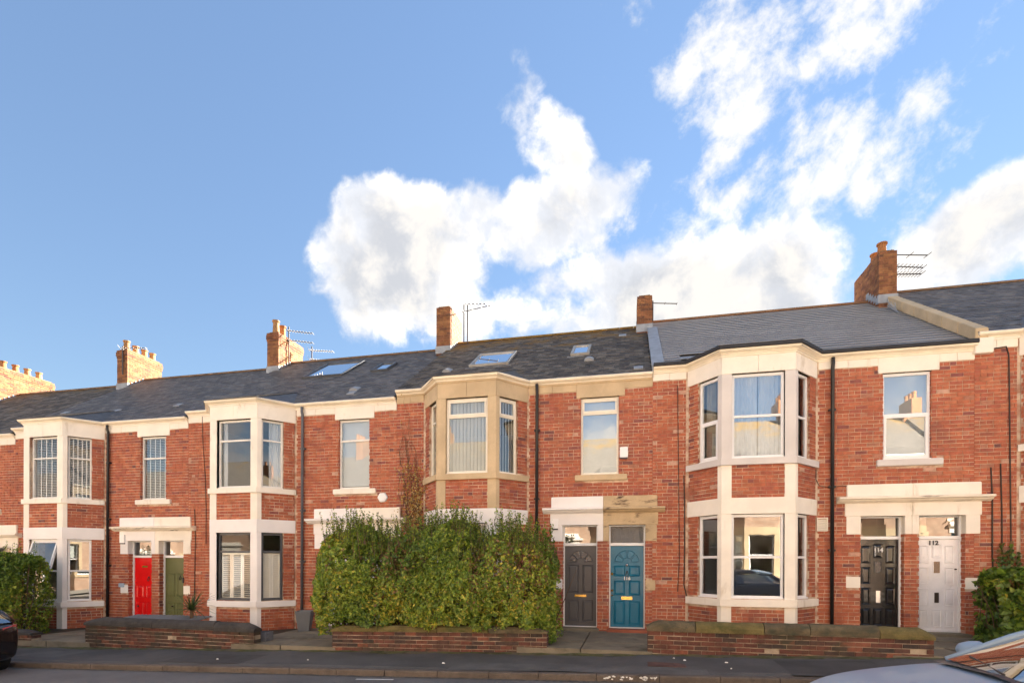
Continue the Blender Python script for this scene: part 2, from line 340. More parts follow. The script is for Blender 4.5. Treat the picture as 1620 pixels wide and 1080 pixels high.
class Pieces:
    """collects pieces per parent part; the nearest become objects, the rest one mesh per parent"""
    def __init__(s): s.e = []
    def add(s, parent, mats, weights, name, size, M):   # M: local matrix of the unit box
        s.e.append((parent, mats, rng.choices(range(len(mats)), weights)[0], name, size, M))
    def bricks(s, parent, rects, mats, weights, d0=-.009, d1=.03, jit=.0025):
        for (p, q, a, b) in rects:
            j = rng.uniform(-jit, jit)
            s.add(parent, mats, weights, 'brick', (q-p, d1-d0, b-a), Matrix.Translation(((p+q)/2, (d0+d1)/2+j, (a+b)/2)))
    def finish(s, budget=300, wm=None, joined='brickwork', prefer=None):
        def key(e):
            p = wm(e[0]) @ e[5].translation
            d = (p-EYEP).length; return d+(prefer(p) if prefer else 0)
        es = sorted(s.e, key=key); rest = {}
        for i, e in enumerate(es):
            S = Matrix.Diagonal((*e[4], 1)) if True else None
            if i < budget:
                o = bpy.data.objects.new(e[3], unit(e[1][e[2]], e[3])); C.objects.link(o); o.parent = e[0]; o.matrix_local = e[5] @ S
            else: rest.setdefault(e[0].name, []).append(e)
        for k, l in rest.items():
            m = MB()
            for e in l: m.box(-.5, .5, -.5, .5, -.5, .5, e[2], e[5] @ Matrix.Diagonal((*e[4], 1)))
            me = bpy.data.meshes.new(joined); me.from_pydata(m.v, [], m.f)
            for q in l[0][1]: me.materials.append(q)
            me.polygons.foreach_set('material_index', m.m)
            o = bpy.data.objects.new(joined, me); C.objects.link(o); o.parent = l[0][0]; o['kind'] = 'stuff'
def world_of(o):
    M = Matrix(); 
    while o is not None:
        M = (o.matrix_local if o.parent else Matrix.LocRotScale(o.location, o.rotation_euler, o.scale)) @ M; o = o.parent
    return M
# ------------------------------------------------------------------ ground
GR = .029
def gz(X, Y=-2.75): return .01+GR*X+(Y+2.75)*.018 if Y > -4.46 else .01+GR*X-.03-.105
def sheet(name, m, x0, x1, y0, y1, zf, nx=60, ny=6, thick=0.):
    q = MB(); P = [[(x0+(x1-x0)*i/nx, y0+(y1-y0)*j/ny) for i in range(nx+1)] for j in range(ny+1)]
    for row in P:
        for x, y in row: q.v.append((x, y, zf(x, y)))
    for j in range(ny):
        for i in range(nx):
            a = j*(nx+1)+i; q.f.append((a, a+1, a+nx+2, a+nx+1)); q.m.append(0)
    o = q.build(name, m); o['kind'] = 'structure'; return o
KY, NK = -4.45, -10.1   # kerb lines
sheet('ground', EARTH, -300, 300, -300, 300, lambda x, y: GR*max(-80, min(80, x))-.40, 40, 4)
road = sheet('road', ROADM, -70, 70, NK-.02, KY+.02, lambda x, y: gz(x, -9)+.03*(1-((y-(NK+KY)/2)/2.8)**2), 140, 12)
pave = sheet('pavement', TARMAC, -70, 70, KY-.01, -2.2, lambda x, y: gz(x, y)+.006*math.sin(x*1.7+y*2)+.004*math.sin(x*4.1), 400, 8)
NFLAG = mat('concrete_flags', (.36, .33, .28), .85, .12, 2, .2, 40)
sheet('near_yard', NFLAG, -70, 70, -15.3, -12.25, lambda x, y: gz(x, -4.2)+.08, 140, 2)
npave = sheet('near_pavement', NFLAG, -70, 70, -12.2, NK+.01, lambda x, y: gz(x, -4.2), 140, 4)
def kerb(name, y0, y1):
    top = bx(name, MORTAR_G, None, 0, .01, y0+.02, y1-.02, -.3, gz(0, KY)-.02); top['kind'] = 'structure'
    x = -34.
    while x < 16:
        L = rng.uniform(.82, 1.0); za, zb = gz(x, KY)+.004, gz(x+L, KY)+.004
        q = MB(); ya, yb = y0+rng.uniform(-.004, .004), y1
        front = ya if y0 < y1 else ya
        def ring(X, z): return [(X, ya, z-.32), (X, yb, z-.32), (X, yb, z), (X, ya+.018, z), (X, ya+.004, z-.012), (X, ya, z-.03)]
        q.loft([ring(x+.005, za), ring(x+L-.005, zb)])
        if x > -16 and x < 9 or True: q.build('kerb_stone', KERBM, top)
        x += L
    return top
kerb('kerb', KY-.07, KY+.06)
q = MB(); q.loft([[(X, NK-.08, gz(X, KY)-.3), (X, NK+.06, gz(X, KY)-.3), (X, NK+.06, gz(X, KY)), (X, NK-.08, gz(X, KY))] for X in (-70, 0, 70)]); o = q.build('near_kerb', KERBM); o['kind'] = 'structure'
sheet('moss_edge', MOSS, -30, 14, -2.98, -2.60, lambda x, y: gz(x, y)+.018+.008*math.sin(x*9+y*30)-.13*max(0, (-2.80-y)+.04*math.sin(x*3.1)+.03*math.sin(x*7.7)), 300, 6)
for i_, (x0_, x1_, y0_, y1_) in enumerate(((-9.2, -7.4, -4.2, -3.3), (-3.1, 1.2, -4.36, -3.75), (2.4, 3.9, -4.3, -3.1), (-13.5, -12.2, -3.9, -3.2))):
    q = sheet('tarmac_patch', mat('asphalt_patch_%s' % 'ab'[i_ % 2], ((.06, .057, .056), (.105, .10, .095))[i_ % 2], .85, .2, 2, .5, 150, fine=.3), x0_, x1_, y0_, y1_, lambda x, y: gz(x, y)+.006*math.sin(x*1.7+y*2)+.004*math.sin(x*4.1)+.0035, 12, 4); q.parent = pave; del q['kind']
q = sheet('gutter_grit', mat('gutter_grit', (.11, .095, .075), .95, .4, 12, .6, 120, dirt=(.06, .055, .05), dirt_lo=.45, dirt_hi=.6, dscale=(5, 8, 5)), -34, 16, -4.62, -4.515, lambda x, y: gz(x, -9)+.03*(1-((y-(NK+KY)/2)/2.8)**2)+.004+.002*math.sin(x*5)-.02*max(0, (-4.56-y)+.02*math.sin(x*2.3)+.015*math.sin(x*6.1)), 300, 3); q.parent = road; del q['kind']
# painted marks on road and kerb, inspection cover
PAINTW = mat('road_paint_white', (.72, .72, .70), .6, .1, 8, dirt=(.1, .1, .1), dirt_lo=.6, dirt_hi=.7, dscale=(20, 20, 20))
a, b = at(567, 1067, -4.75), at(624, 1068, -4.75)
m = MB(); zz = lambda x, y: gz(x, -9)+.03*(1-((y-(NK+KY)/2)/2.8)**2)+.005
m.poly([(a.x, -4.86, zz(a.x, -4.86)), (b.x, -4.82, zz(b.x, -4.82)), (b.x, -4.76, zz(b.x, -4.76)), (a.x, -4.80, zz(a.x, -4.80))]); m.build('road_marking', PAINTW, road)
m = MB()
for i in range(26):
    u = rng.choice((rng.gauss(985, 18), rng.gauss(1025, 8), rng.uniform(955, 1040))); p = at(u, 1072, KY-.07); zc = gz(p.x, KY)-.045+rng.uniform(-.022, .03); s = rng.uniform(.01, .035)
    pts = [(p.x+s*rng.uniform(.5, 1.3)*math.cos(t), KY-.0765, zc+.55*s*rng.uniform(.5, 1.3)*math.sin(t)) for t in (k*math.pi/4 for k in range(8))]
    m.poly(pts)
m.build('paint_smear', PAINTW, bpy.data.objects['kerb'])
p = at(1055, 1051, -3.6); m = MB(); zc = gz(p.x, -3.7)+.012
m.box(p.x-.32, p.x+.30, -3.85, -3.5, zc-.01, zc); m.build('inspection_cover', mat('rust_cover', (.10, .05, .04), .8, .3, 8, .5, 60), pave)
# ------------------------------------------------------------------ house template (local metres; D stands at x offset 0)
P = 6.55; XL, XR = .5, 7.05
BP = [(1.30, 0.), (1.93, -.74), (3.39, -.74), (4.02, 0.)]
CL = math.hypot(.63, .74)
TH, YARD = .27, .20
RIDGE_Y, EAVE_Y, EAVE_Z = 4.6, -.07, 6.345
RIDGE_Z = 9.42
SEG = [(frame((*BP[0], 0), (.63, -.74)), CL, (CL-.66, CL-.10)), (frame((*BP[1], 0), (1, 0)), 1.46, (.20, 1.26)), (frame((*BP[2], 0), (.63, .74)), CL, (.10, .66))]
def rect_frame(m, u0, u1, z0, z1, t, d0, d1, mi=0):
    m.box(u0, u1, d0, d1, z0, z0+t, mi); m.box(u0, u1, d0, d1, z1-t, z1, mi); m.box(u0, u0+t, d0, d1, z0+t, z1-t, mi); m.box(u1-t, u1, d0, d1, z0+t, z1-t, mi)
def drape(u0, u1, z0, z1, d, folds, amp, seed=0):
    r = random.Random(seed); m = MB(); n = max(6, int(folds*6)); top = []; bot = []
    ph = r.uniform(0, 6)
    for i in range(n+1):
        t = i/n; u = u0+(u1-u0)*t; y = d+amp*math.sin(t*folds*2*math.pi+ph)+amp*.4*math.sin(t*folds*4.7+1)
        bot.append((u, y, z0)); top.append((u, y*.6+d*.4, z1))
    for i in range(n): m.poly([bot[i], bot[i+1], top[i+1], top[i]])
    return m
def window(par, M, u0, u1, z0, z1, st, seed=0):
    """st: mat, set back, frame width, splits (fractions of height from the bottom), opening casements, inside dressing, glass"""
    r = random.Random(seed); fm = st.get('mat', UPVC); d = st.get('d', .07); t = st.get('t', .055); gl = st.get('glass', GLASS)
    m = MB(); rect_frame(m, u0+.004, u1-.004, z0+.004, z1-.004, t, d, d+.07)
    zs = [z0]+[z0+(z1-z0)*s for s in st.get('split', ())]+[z1]
    for z in zs[1:-1]: m.box(u0+t, u1-t, d+.004, d+.066, z-t*.45, z+t*.45)
    w = m.build('window', fm, par, M, .006)
    if st.get('sillbar', True): MB().box(u0-.005, u1+.005, d-.035, d+.02, z0-.012, z0+.022).build('window_sill_bar', fm, w)
    for i, (a, b) in enumerate(zip(zs, zs[1:])):
        ia, ib = (a+t if i == 0 else a+t*.45), (b-t if i == len(zs)-2 else b-t*.45); ua, ub = u0+t, u1-t; off = d+.03; Mx = Matrix()
        cas = i in st.get('case', ())
        if i == st.get('open', -1):
            Mx = Matrix.Translation((0, d, ib)) @ Matrix.Rotation(R(-16), 4, 'X') @ Matrix.Translation((0, -d, -ib)); cas = True
        if cas:
            ct = .04; m = MB(); rect_frame(m, ua-.012, ub+.012, ia-.012, ib+.012, ct+.012, d-.012, d+.05); m.build('casement', fm, w, Mx, .004)
            ua += ct; ub -= ct; ia += ct; ib -= ct; off = d+.02
        g = MB(); tilt = r.uniform(-.003, .003); tilt2 = r.uniform(-.003, .003)
        g.poly([(ua, off-tilt, ia), (ub, off+tilt, ia), (ub, off+tilt+tilt2, ib), (ua, off-tilt+tilt2, ib)]); g.build('pane', gl, w, Mx)
    for k, dr in enumerate(st.get('dress', ())):
        kind = dr[0]; a, b = u0+t*.5, u1-t*.5; dd = d+.11
        if kind == 'vertical':      # vertical blind slats
            n = int((b-a)/.085)
            for i in range(n):
                x = a+(i+.5)*(b-a)/n; ang = R(dr[1]) if len(dr) > 1 else R(25)
                MB().box(-.043, .043, -.001, .001, z0+.03, z1-.03).build('blind_slat', dr[2] if len(dr) > 2 else BLIND, w, Matrix.Translation((x, dd, 0)) @ Matrix.Rotation(ang, 4, 'Z'))
        elif kind == 'venetian':
            m = MB(); n = int((z1-z0)/.05)
            for i in range(n):
                z = z0+.03+i*.05; m.poly([(a, dd-.018, z-.012), (b, dd-.018, z-.012), (b, dd+.018, z+.012), (a, dd+.018, z+.012)])
            for x in np.linspace(a, b, 6)[1:-1]: m.box(x-.014, x+.014, dd-.024, dd-.02, z0+.02, z1-.02)
            m.build('venetian_blind', BLINDW, w)
        elif kind == 'roller':
            MB().box(a-.01, b+.01, dd, dd+.003, z0+(z1-z0)*dr[1], z1-.02).build('roller_blind', dr[2], w)
        elif kind == 'curtain':
            f0, f1 = dr[1], dr[2]; drape(a+(b-a)*f0, a+(b-a)*f1, z0-.05, z1-.02, dd+.05, dr[3], .028, seed+k).build('curtain', dr[4], w, None, smooth=True)
        elif kind == 'shutter':
            n = dr[1]; zt = z0+(z1-z0)*dr[2]; W = (b-a)/n; dd = d+.095
            for i in range(n):
                m = MB(); x0, x1 = a+i*W+.004, a+(i+1)*W-.004; rect_frame(m, x0, x1, z0+.02, zt, .048, dd-.02, dd+.008)
                z = z0+.075
                while z < zt-.06:
                    m.box(x0+.048, x1-.048, -.03, .03, -.004, .004, 0, Matrix.Translation((0, dd-.005, z)) @ Matrix.Rotation(R(dr[3]), 4, 'X')); z += .056
                m.build('shutter', SHUT, w)
    return w
def text_mesh(s, size, m, par, M, name='house_number'):
    cu = bpy.data.curves.new(name, 'FONT'); cu.body = s; cu.size = size; cu.align_x = 'CENTER'; cu.align_y = 'CENTER'; cu.extrude = .004; cu.offset = .004
    t = bpy.data.objects.new(name, cu); C.objects.link(t)
    dg = bpy.context.evaluated_depsgraph_get(); me = bpy.data.meshes.new_from_object(t.evaluated_get(dg)); bpy.data.objects.remove(t)
    me.materials.clear(); me.materials.append(m); o = bpy.data.objects.new(name, me); C.objects.link(o); o.parent = par; o.matrix_local = M @ Matrix.Rotation(R(90), 4, 'X'); return o
def door(par, u0, u1, z0, zt, z1, st):
    """frame u0..u1, leaf z0..zt, fanlight zt..z1"""
    d = .14; fm = st.get('frame', UPVC); t = .045
    m = MB(); m.box(u0+.003, u0+t, d, d+.09, z0, z1-.003); m.box(u1-t, u1-.003, d, d+.09, z0, z1-.003); m.box(u0+t, u1-t, d, d+.09, zt+.01, zt+.075); m.box(u0+t, u1-t, d, d+.09, z1-.03, z1-.003)
    m.box(u0+t, u1-t, d-.02, d+.07, z0, z0+.02)
    m.build('door_frame', fm, par, None, .005)
    m = MB(); m.poly([(u0+t, d+.04, zt+.07), (u1-t, d+.042, zt+.07), (u1-t, d+.044, z1-.03), (u0+t, d+.04, z1-.03)]); m.build('fanlight', st.get('fan', GLASSD), par)
    a, b = u0+t+.004, u1-t-.004; W = b-a; H = zt-z0; y = d+.035; dm = st['mat']
    leaf = MB().box(a, b, y, y+.045, z0+.024, zt+.005).build('door', dm, par, None, .003)
    def rel(fx, fz): return a+W*fx, z0+H*fz
    def moulding(x0, x1, za, zb, arch=0., nm='panel'):
        m = MB(); w = .022; n = 8 if arch else 1
        top = [(x0+(x1-x0)*i/n, zb+arch*math.sin(math.pi*i/n)) for i in range(n+1)]
        out = [(x0, za), (x1, za)]+top[::-1]
        cx, cz = (x0+x1)/2, (za+zb)/2
        hw_, hh_ = (x1-x0)/2, (zb-za)/2
        def ins(p, k): return (cx+(p[0]-cx)*max(.1, 1-w*k/hw_), cz+(p[1]-cz)*max(.1, 1-w*k/hh_))
        r0 = [(x, y+.001, z) for x, z in out]; r1 = [(*(lambda q: (q[0], y-.014, q[1]))(ins(p, .5)),) for p in out]; r2 = [(*(lambda q: (q[0], y-.002, q[1]))(ins(p, 1.2)),) for p in out]; r3 = [(*(lambda q: (q[0], y-.010, q[1]))(ins(p, 2.4)),) for p in out]
        m.loft([r0, r1, r2, r3], caps=False); m.poly(r3); return m.build(nm, dm, leaf)
    for (x0, x1, za, zb, ar) in st.get('panels', ()):
        X0, Z0 = rel(x0, za); X1, Z1 = rel(x1, zb); moulding(X0, X1, Z0, Z1, ar)
    if st.get('sun'):   # fan of lights or panels in the head of the leaf
        cx, cz = rel(.5, .80); Ro, Ri = W*.38, W*.13
        for k in range(4):
            t0, t1 = math.pi*(k/4)+.07, math.pi*((k+1)/4)-.07; n = 5
            o1 = [(cx+Ro*math.cos(t0+(t1-t0)*i/n), cz+Ro*math.sin(t0+(t1-t0)*i/n)) for i in range(n+1)]; i1 = [(cx+Ri*math.cos(t1+(t0-t1)*i/n), cz+Ri*math.sin(t1+(t0-t1)*i/n)) for i in range(n+1)]
            pts = o1+i1; m = MB(); c2 = (sum(p[0] for p in pts)/len(pts), sum(p[1] for p in pts)/len(pts))
            sh = lambda p, f: (c2[0]+(p[0]-c2[0])*f, c2[1]+(p[1]-c2[1])*f)
            A = [(x, y+.001, z) for x, z in pts]; Bq = [(sh(p, .94)[0], y-.013, sh(p, .94)[1]) for p in pts]; Cq = [(sh(p, .84)[0], y-.003, sh(p, .84)[1]) for p in pts]
            m.loft([A, Bq, Cq], caps=False)
            if st['sun'] == 'panel': m.poly(Cq)
            m.build('fan_moulding', dm, leaf)
            if st['sun'] == 'glass': MB().poly(Cq).build('fan_light', OBSC, leaf)
    for (fx, fz, w_, h_, mm) in st.get('lights', ()):
        x, z = rel(fx, fz); m = MB(); rect_frame(m, x-w_/2, x+w_/2, z-h_/2, z+h_/2, .016, y-.014, y+.002); m.build('light_frame', dm, leaf)
        MB().box(x-w_/2+.014, x+w_/2-.014, y-.004, y+.001, z-h_/2+.014, z+h_/2-.014).build('light_pane', mm, leaf)
    if 'letter' in st:
        fx, fz, w_, h_, mm = st['letter']; x, z = rel(fx, fz); m = MB(); rect_frame(m, x-w_/2, x+w_/2, z-h_/2, z+h_/2, .014, y-.018, y+.001); m.box(x-w_/2+.012, x+w_/2-.012, y-.010, y-.002, z-h_/2+.012, z+h_/2-.012); m.build('letter_box', mm, leaf, None, .003)
    for (fx, fz, rr, mm) in st.get('knobs', ()):
        x, z = rel(fx, fz); m = MB(); m.lathe([(rr*.9, 0), (rr, .008), (rr*.5, .014), (rr*.45, .03), (rr*.8, .038), (rr*.75, .052), (.001, .058)], (0, 0, 0), 12)
        m.build('door_knob', mm, leaf, Matrix.Translation((x, y, z)) @ Matrix.Rotation(R(90), 4, 'X'), smooth=True)
    if 'knocker' in st:
        fx, fz, mm = st['knocker']; x, z = rel(fx, fz); m = MB(); m.tube([(x+.03*math.sin(t), y-.015-.01*(1-math.cos(t)), z-.045+.05*math.cos(t)) for t in np.linspace(0, 2*math.pi, 13)], .007, 6); m.box(x-.016, x+.016, y-.02, y, z-.01, z+.04); m.build('knocker', mm, leaf, smooth=True)
    if 'num' in st:
        s, fx, fz, size, mm = st['num']; x, z = rel(fx, fz); text_mesh(s, size, mm, leaf, Matrix.Translation((x, y-.019, z)))
    return leaf
P6 = [(.10, .44, .04, .33, 0), (.56, .90, .04, .33, 0), (.10, .44, .40, .58, 0), (.56, .90, .40, .58, 0), (.10, .44, .63, .76, 0), (.56, .90, .63, .76, 0)]
P4 = [(.10, .44, .07, .33, 0), (.56, .90, .07, .33, 0), (.10, .44, .42, .77, 0), (.56, .90, .42, .77, 0)]
def P9(): 
    o = []
    for (za, zb, ar) in ((.05, .24, 0), (.28, .47, 0), (.51, .70, 0), (.74, .93, .02)):
        for (xa, xb) in ((.06, .30), (.68, .92)): o.append((xa, xb, za, zb, ar))
    for (za, zb, ar) in ((.05, .24, 0), (.80, .95, .015)): o.append((.37, .61, za, zb, ar))
    return o
def aerial(house, base, mast, booms, name='television_aerial'):
    m = MB(); b = Vector(base); m.tube([b, b+Vector((0, 0, mast))],   .022, 6)
    for (dz, L, dx, dy, tilt, ne, el) in booms:
        s = b+Vector((0, 0, dz)); d = Vector((dx, dy, tilt)).normalized(); m.tube([s-d*.1, s+d*L], .016, 5)
        side = d.cross(Vector((0, 0, 1))).normalized(); 
        for i in range(ne):
            c = s+d*(L*i/(ne-1)); m.tube([c-side*el/2, c+side*el/2], .009, 4)
        for k in (-1, 1): m.tube([s-d*.1+side*.14*k+Vector((0, 0, .08)), s-d*.1-side*.0+Vector((0, 0, -.02))], .006, 4)
    return m.build(name, ALU, house)
def roof_z(y): return EAVE_Z+(y-EAVE_Y)*(RIDGE_Z-EAVE_Z)/(RIDGE_Y-EAVE_Y)
SLOPE = math.atan2(RIDGE_Z-EAVE_Z, RIDGE_Y-EAVE_Y)
def roofM(x, y, lift=0.): return Matrix.Translation((x, y, roof_z(y))) @ Matrix.Rotation(SLOPE, 4, 'X') @ Matrix.Translation((0, 0, lift))
def skylight(house, x0, x1, ya, yb, fm, name='skylight'):
    M = roofM(0, ya); L = (yb-ya)/math.cos(SLOPE); m = MB(); rect_frame(m, x0, x1, 0, L, .075, 0, 1)
    m = MB(); 
    for (a, b, c, d) in ((x0, x1, 0, .075), (x0, x1, L-.075, L), (x0, x0+.075, .075, L-.075), (x1-.075, x1, .075, L-.075)): m.box(a, b, c, d, -.02, .10)
    m.box(x0-.09, x1+.09, -.14, 0, -.02, .035)
    s = m.build(name, fm, house, M, .008)
    MB().poly([(x0+.07, .07, .07), (x1-.07, .07, .07), (x1-.07, L-.07, .07), (x0+.07, L-.07, .07)]).build('pane', glass('skylight_glass', .85, (.5, .55, .6)), s)
    MB().poly([(x0+.04, .04, -.01), (x1-.04, .04, -.01), (x1-.04, L-.04, -.01), (x0+.04, L-.04, -.01)]).build('blind', BLIND, s)
    return s
# ------------------------------------------------------------------ one house
HOUSES = {}
def house(n, dz, label, S):
    t = thing('terraced_house', label, 'house', (n*P, 0, dz), 'terraced houses along the street'); HOUSES[n] = t
    pc = Pieces(); BRICK_W = S.get('mix', [26, 22, 20, 14, 8, 5, 2, 4, .8, 1.2])
    up, lo, hd = S['up'], S['lo'], S['head']
    xa, xb = XL, XR-.003
    holes = [(1.36, 3.96, .30, 2.95), (1.36, 3.96, 3.45, 6.12), (4.90, 5.77, .22, 2.77), (6.02, 6.90, .22, 2.77), (5.33, 6.27, 3.99, 5.87)]
    wall = slab(xa, xb, -.8, 6.27, 0, .25, holes).build('wall', MORTAR, t)
    stone = [(5.24, 6.40, 5.85, 6.3), (5.21, 6.46, 3.84, 3.99), (4.63, 7.16, 2.38, 3.47), (4.63, 4.9, 1.20, 1.45), (6.9, 7.12, 1.20, 1.45), (1.25, 4.06, -.5, 6.3)]
    bz1 = 6.04
    pc.bricks(wall, lay(xa, xb, -.3, bz1, holes+stone), BRK, BRICK_W)
    # reveals of doors and upper window in brick
    for (x, s) in ((4.90, 1), (5.77, -1), (6.02, 1), (6.90, -1)):
        fr = Matrix.Translation((x+.004*s, 0, 0)) @ Matrix.Rotation(R(90)*(1 if s > 0 else -1), 4, 'Z')
        rv = MB().box(-.005, .005, .0, .24, .22, 2.40).build('reveal', MORTAR, t, Matrix.Translation((x, 0, 0)))
        for (p_, q_, a_, b_) in lay(-.008, .14, .22, 2.38, (), .0, 0, BL, CH, 0):
            pc.add(rv, BRK, BRICK_W, 'brick', (.03, q_-p_, b_-a_), Matrix.Translation((s*.002, (p_+q_)/2, (a_+b_)/2)))
    for (x, s) in ((5.33, 1), (6.27, -1)):
        rv = MB().box(-.005, .005, .0, .24, 3.99, 5.87).build('reveal', MORTAR, t, Matrix.Translation((x, 0, 0)))
        for (p_, q_, a_, b_) in lay(-.008, .10, 3.99, 5.86, (), 0, 0, BL, CH, 0):
            pc.add(rv, BRK, BRICK_W, 'brick', (.03, q_-p_, b_-a_), Matrix.Translation((s*.002, (p_+q_)/2, (a_+b_)/2)))
    # frieze under the eaves
    for i, (a, b) in enumerate(((xa, 1.26), (4.06, 5.24), (6.40, xb))): [bx('frieze_stone', hd, t, a+(b-a)*k_/2+.002, a+(b-a)*(k_+1)/2-.002, -.022+rng.uniform(-.003, .003), .05, bz1+rng.uniform(-.006, .006), 6.24, .005) for k_ in range(2)]
    bx('window_lintel', hd, t, 5.24, 6.40, -.026, .12, 5.87, 6.243, .006)
    bx('window_sill', S.get('sill', up), t, 5.21, 6.46, -.075, .16, 3.845, 3.985, .012)
    # door surround: two halves
    dl, dr = S['doorL'], S['doorR']; mx = 5.895
    bx('door_surround_block', dl, t, 4.63, mx-.001, -.06, .03, 3.185, 3.46, .012); bx('door_surround_block', dr, t, mx+.001, 7.16, -.06, .03, 3.185, 3.46, .012)
    prof = [(0, 3.055), (.05, 3.055), (.07, 3.075), (.13, 3.09), (.15, 3.12), (.21, 3.135), (.21, 3.17), (.19, 3.183), (0, 3.20)]
    MB().sweep([(4.43, -.0), (mx-.001, -.0)], prof).build('door_cornice', dl if S.get('split') else S.get('corn', dl), t); MB().sweep([(mx+.001, -.0), (7.33, -.0)], prof).build('door_cornice', S.get('cornR', dr), t)
    bx('door_lintel', dl, t, 4.60, mx-.001, -.03, .2, 2.77, 3.056, .008); bx('door_lintel', dr, t, mx+.001, 7.18, -.03, .2, 2.77, 3.056, .008)
    for (a, b, mm) in ((4.63, 4.91, dl), (5.76, mx-.001, dl), (mx+.001, 6.03, dr), (6.89, 7.15, dr)): bx('jamb_stone', mm, t, a, b, -.028, .2, 2.375, 2.768, .006)
    bx('jamb_block', dl, t, 4.63, 4.91, -.016, .14, 1.205, 1.445, .005); bx('jamb_block', dr, t, 6.89, 7.12, -.016, .14, 1.205, 1.445, .005)
    for i, (a, b) in enumerate(((4.90, 5.77), (6.02, 6.90))):
        bx('door_step', S.get('step', FLAG) if i == 0 else S.get('stepR', FLAG), t, a-.03, b+.03, -.20, .25, YARD-.1, TH, .012)
        door(t, a, b, TH, TH+1.99, 2.77, S['doors'][i])
    # bay
    for si, (M, L, (w0, w1)) in enumerate(SEG):
        hs = [(w0, w1, .97, 2.80), (w0, w1, 4.0, 5.84)]
        bw = slab(.02, L-.02, -.3, 6.24, .0, .16, hs).build('bay_wall', MORTAR, t, M)
        a, b = (.03, L-.10) if si == 0 else (.20, L-.20) if si == 1 else (.10, L-.03)
        bh = [(w0-.0, w1+.0, .8, 3.15), (w0, w1, 3.85, 6.3), (-1, 3, 2.80, 3.15), (-1, 3, 3.85, 4.0), (-1, 3, .78, .97), (-1, 3, 5.84, 6.3)]
        pc.bricks(bw, lay(a, b, -.2, 5.84, bh, .06), BRK, BRICK_W)
        for fl, (z0, z1) in enumerate(((.975, 2.795), (4.005, 5.835))):
            st = S['win'][fl]; st = st[si] if isinstance(st, list) else st
            window(t, M, w0, w1, z0, z1, st, seed=n*100+si*10+fl)
    def band(nm, mm, o, z0, z1, thick=.2, bev=.008, mid=()):
        full = MB(); pts = [Vector(p) for p in BP]; path = [pts[0], pts[1]]+[pts[1].lerp(pts[2], f) for f in mid]+[pts[2], pts[3]]
        full.sweep(path, [(-thick, z0), (o, z0), (o, z1), (-thick, z1)]); rg = [full.v[i:i+4] for i in range(0, len(full.v), 4)]
        for a_, b_ in zip(rg, rg[1:]):
            sh = lambda p_, q_: [tuple(Vector(x_).lerp(Vector(y_), min(.4, .0018/(Vector(x_)-Vector(y_)).length))) for x_, y_ in zip(p_, q_)]
            MB().loft([sh(a_, b_), sh(b_, a_)]).build(nm, mm, t, None, bev*.5)
    band('bay_sill', S.get('losill', lo), .075, .80, .955); band('bay_sill', S.get('upsill', up), .075, 3.855, 3.995)
    band('bay_lintel', lo, .026, 2.80, 3.15); band('bay_head_stone', hd, .026, 5.84, 6.245, mid=(.5,))
    for (z0, z1, mm) in ((-.2, .80, S.get('lopier', lo)), (.955, 2.80, lo), (3.15, 3.855, S.get('midpier', lo)), (3.995, 5.84, up)):
        c0, c1 = Vector(BP[0]), Vector(BP[1]); c2, c3 = Vector(BP[2]), Vector(BP[3])
        for pth in ([c1+(c0-c1).normalized()*.10, c1, c1+Vector((.20, 0))], [c2-Vector((.20, 0)), c2, c2+(c3-c2).normalized()*.10]):
            MB().sweep(pth, [(-.17, z0+.001), (.02, z0+.001), (.02, z1-.001), (-.17, z1-.001)]).build('stone_pier', mm, t, None, .005)
    # single upper window
    window(t, Matrix(), 5.33, 6.27, 3.985, 5.87, S['winS'], seed=n*100+77)
    # eaves: fascia, gutter around the bay, downpipe
    path = [(xa+.01, 0), BP[0], BP[1], BP[2], BP[3], (xb-.01, 0)]
    MB().sweep(path, [(.0, 6.245), (.06, 6.245), (.075, 6.27), (.12, 6.285), (.15, 6.30), (.165, 6.34), (.15, 6.355), (.0, 6.34)]).build('gutter', GUTC, t)
    MB().sweep(path, [(.0, 6.205), (.045, 6.205), (.05, 6.243), (.0, 6.243)]).build('eaves_moulding', S.get('gutm', GUTC), t)
    if S.get('felt'): MB().sweep(path, [(.0, 6.345), (.175, 6.330), (.195, 6.345), (.19, 6.415), (.0, 6.44)]).build('roof_edge_trim', FELT, t)
    pm = S.get('pipe', BLACKP); px = S.get('pipex', 4.30)
    m = MB(); m.tube([(px, -.10, 6.26), (px, -.10, 6.14), (px, -.075, 6.05), (px, -.075, .30)], .038, 10); m.build('downpipe', pm, t, smooth=True)
    for z in (5.1, 3.4, 2.0): MB().box(px-.07, px+.07, -.09, .0, z, z+.05).build('pipe_bracket', pm, t, None, .008)
    # roof
    m = MB(); y0, z0 = EAVE_Y, EAVE_Z; e = .10
    m.loft([[(x, y0, z0-.02), (x, RIDGE_Y, RIDGE_Z-.02), (x, 9.4, 6.3), (x, 9.4, 6.2), (x, RIDGE_Y, RIDGE_Z-.2), (x, y0+.12, z0-.06)] for x in (xa, xb)])
    roof = m.build('roof', S['slate'][0], t)
    m = MB(); yb = .95; zb = roof_z(yb)+.015     # roof over the bay: three facets up to the main slope
    g = [(BP[0][0]-.15, -.02, 6.335), (BP[1][0]-.10, BP[1][1]-.15, 6.335), (BP[2][0]+.10, BP[2][1]-.15, 6.335), (BP[3][0]+.15, -.02, 6.335)]
    tp = [(BP[1][0]-.1, yb, zb), (BP[2][0]+.1, yb, zb)]
    m.poly([g[1], g[2], tp[1], tp[0]]); m.poly([g[0], g[1], tp[0]]); m.poly([g[2], g[3], tp[1]])
    m.poly([(g[0][0], -.02, 6.30), (g[1][0], g[1][1], 6.30), (g[2][0], g[2][1], 6.30), (g[3][0], -.02, 6.30)])
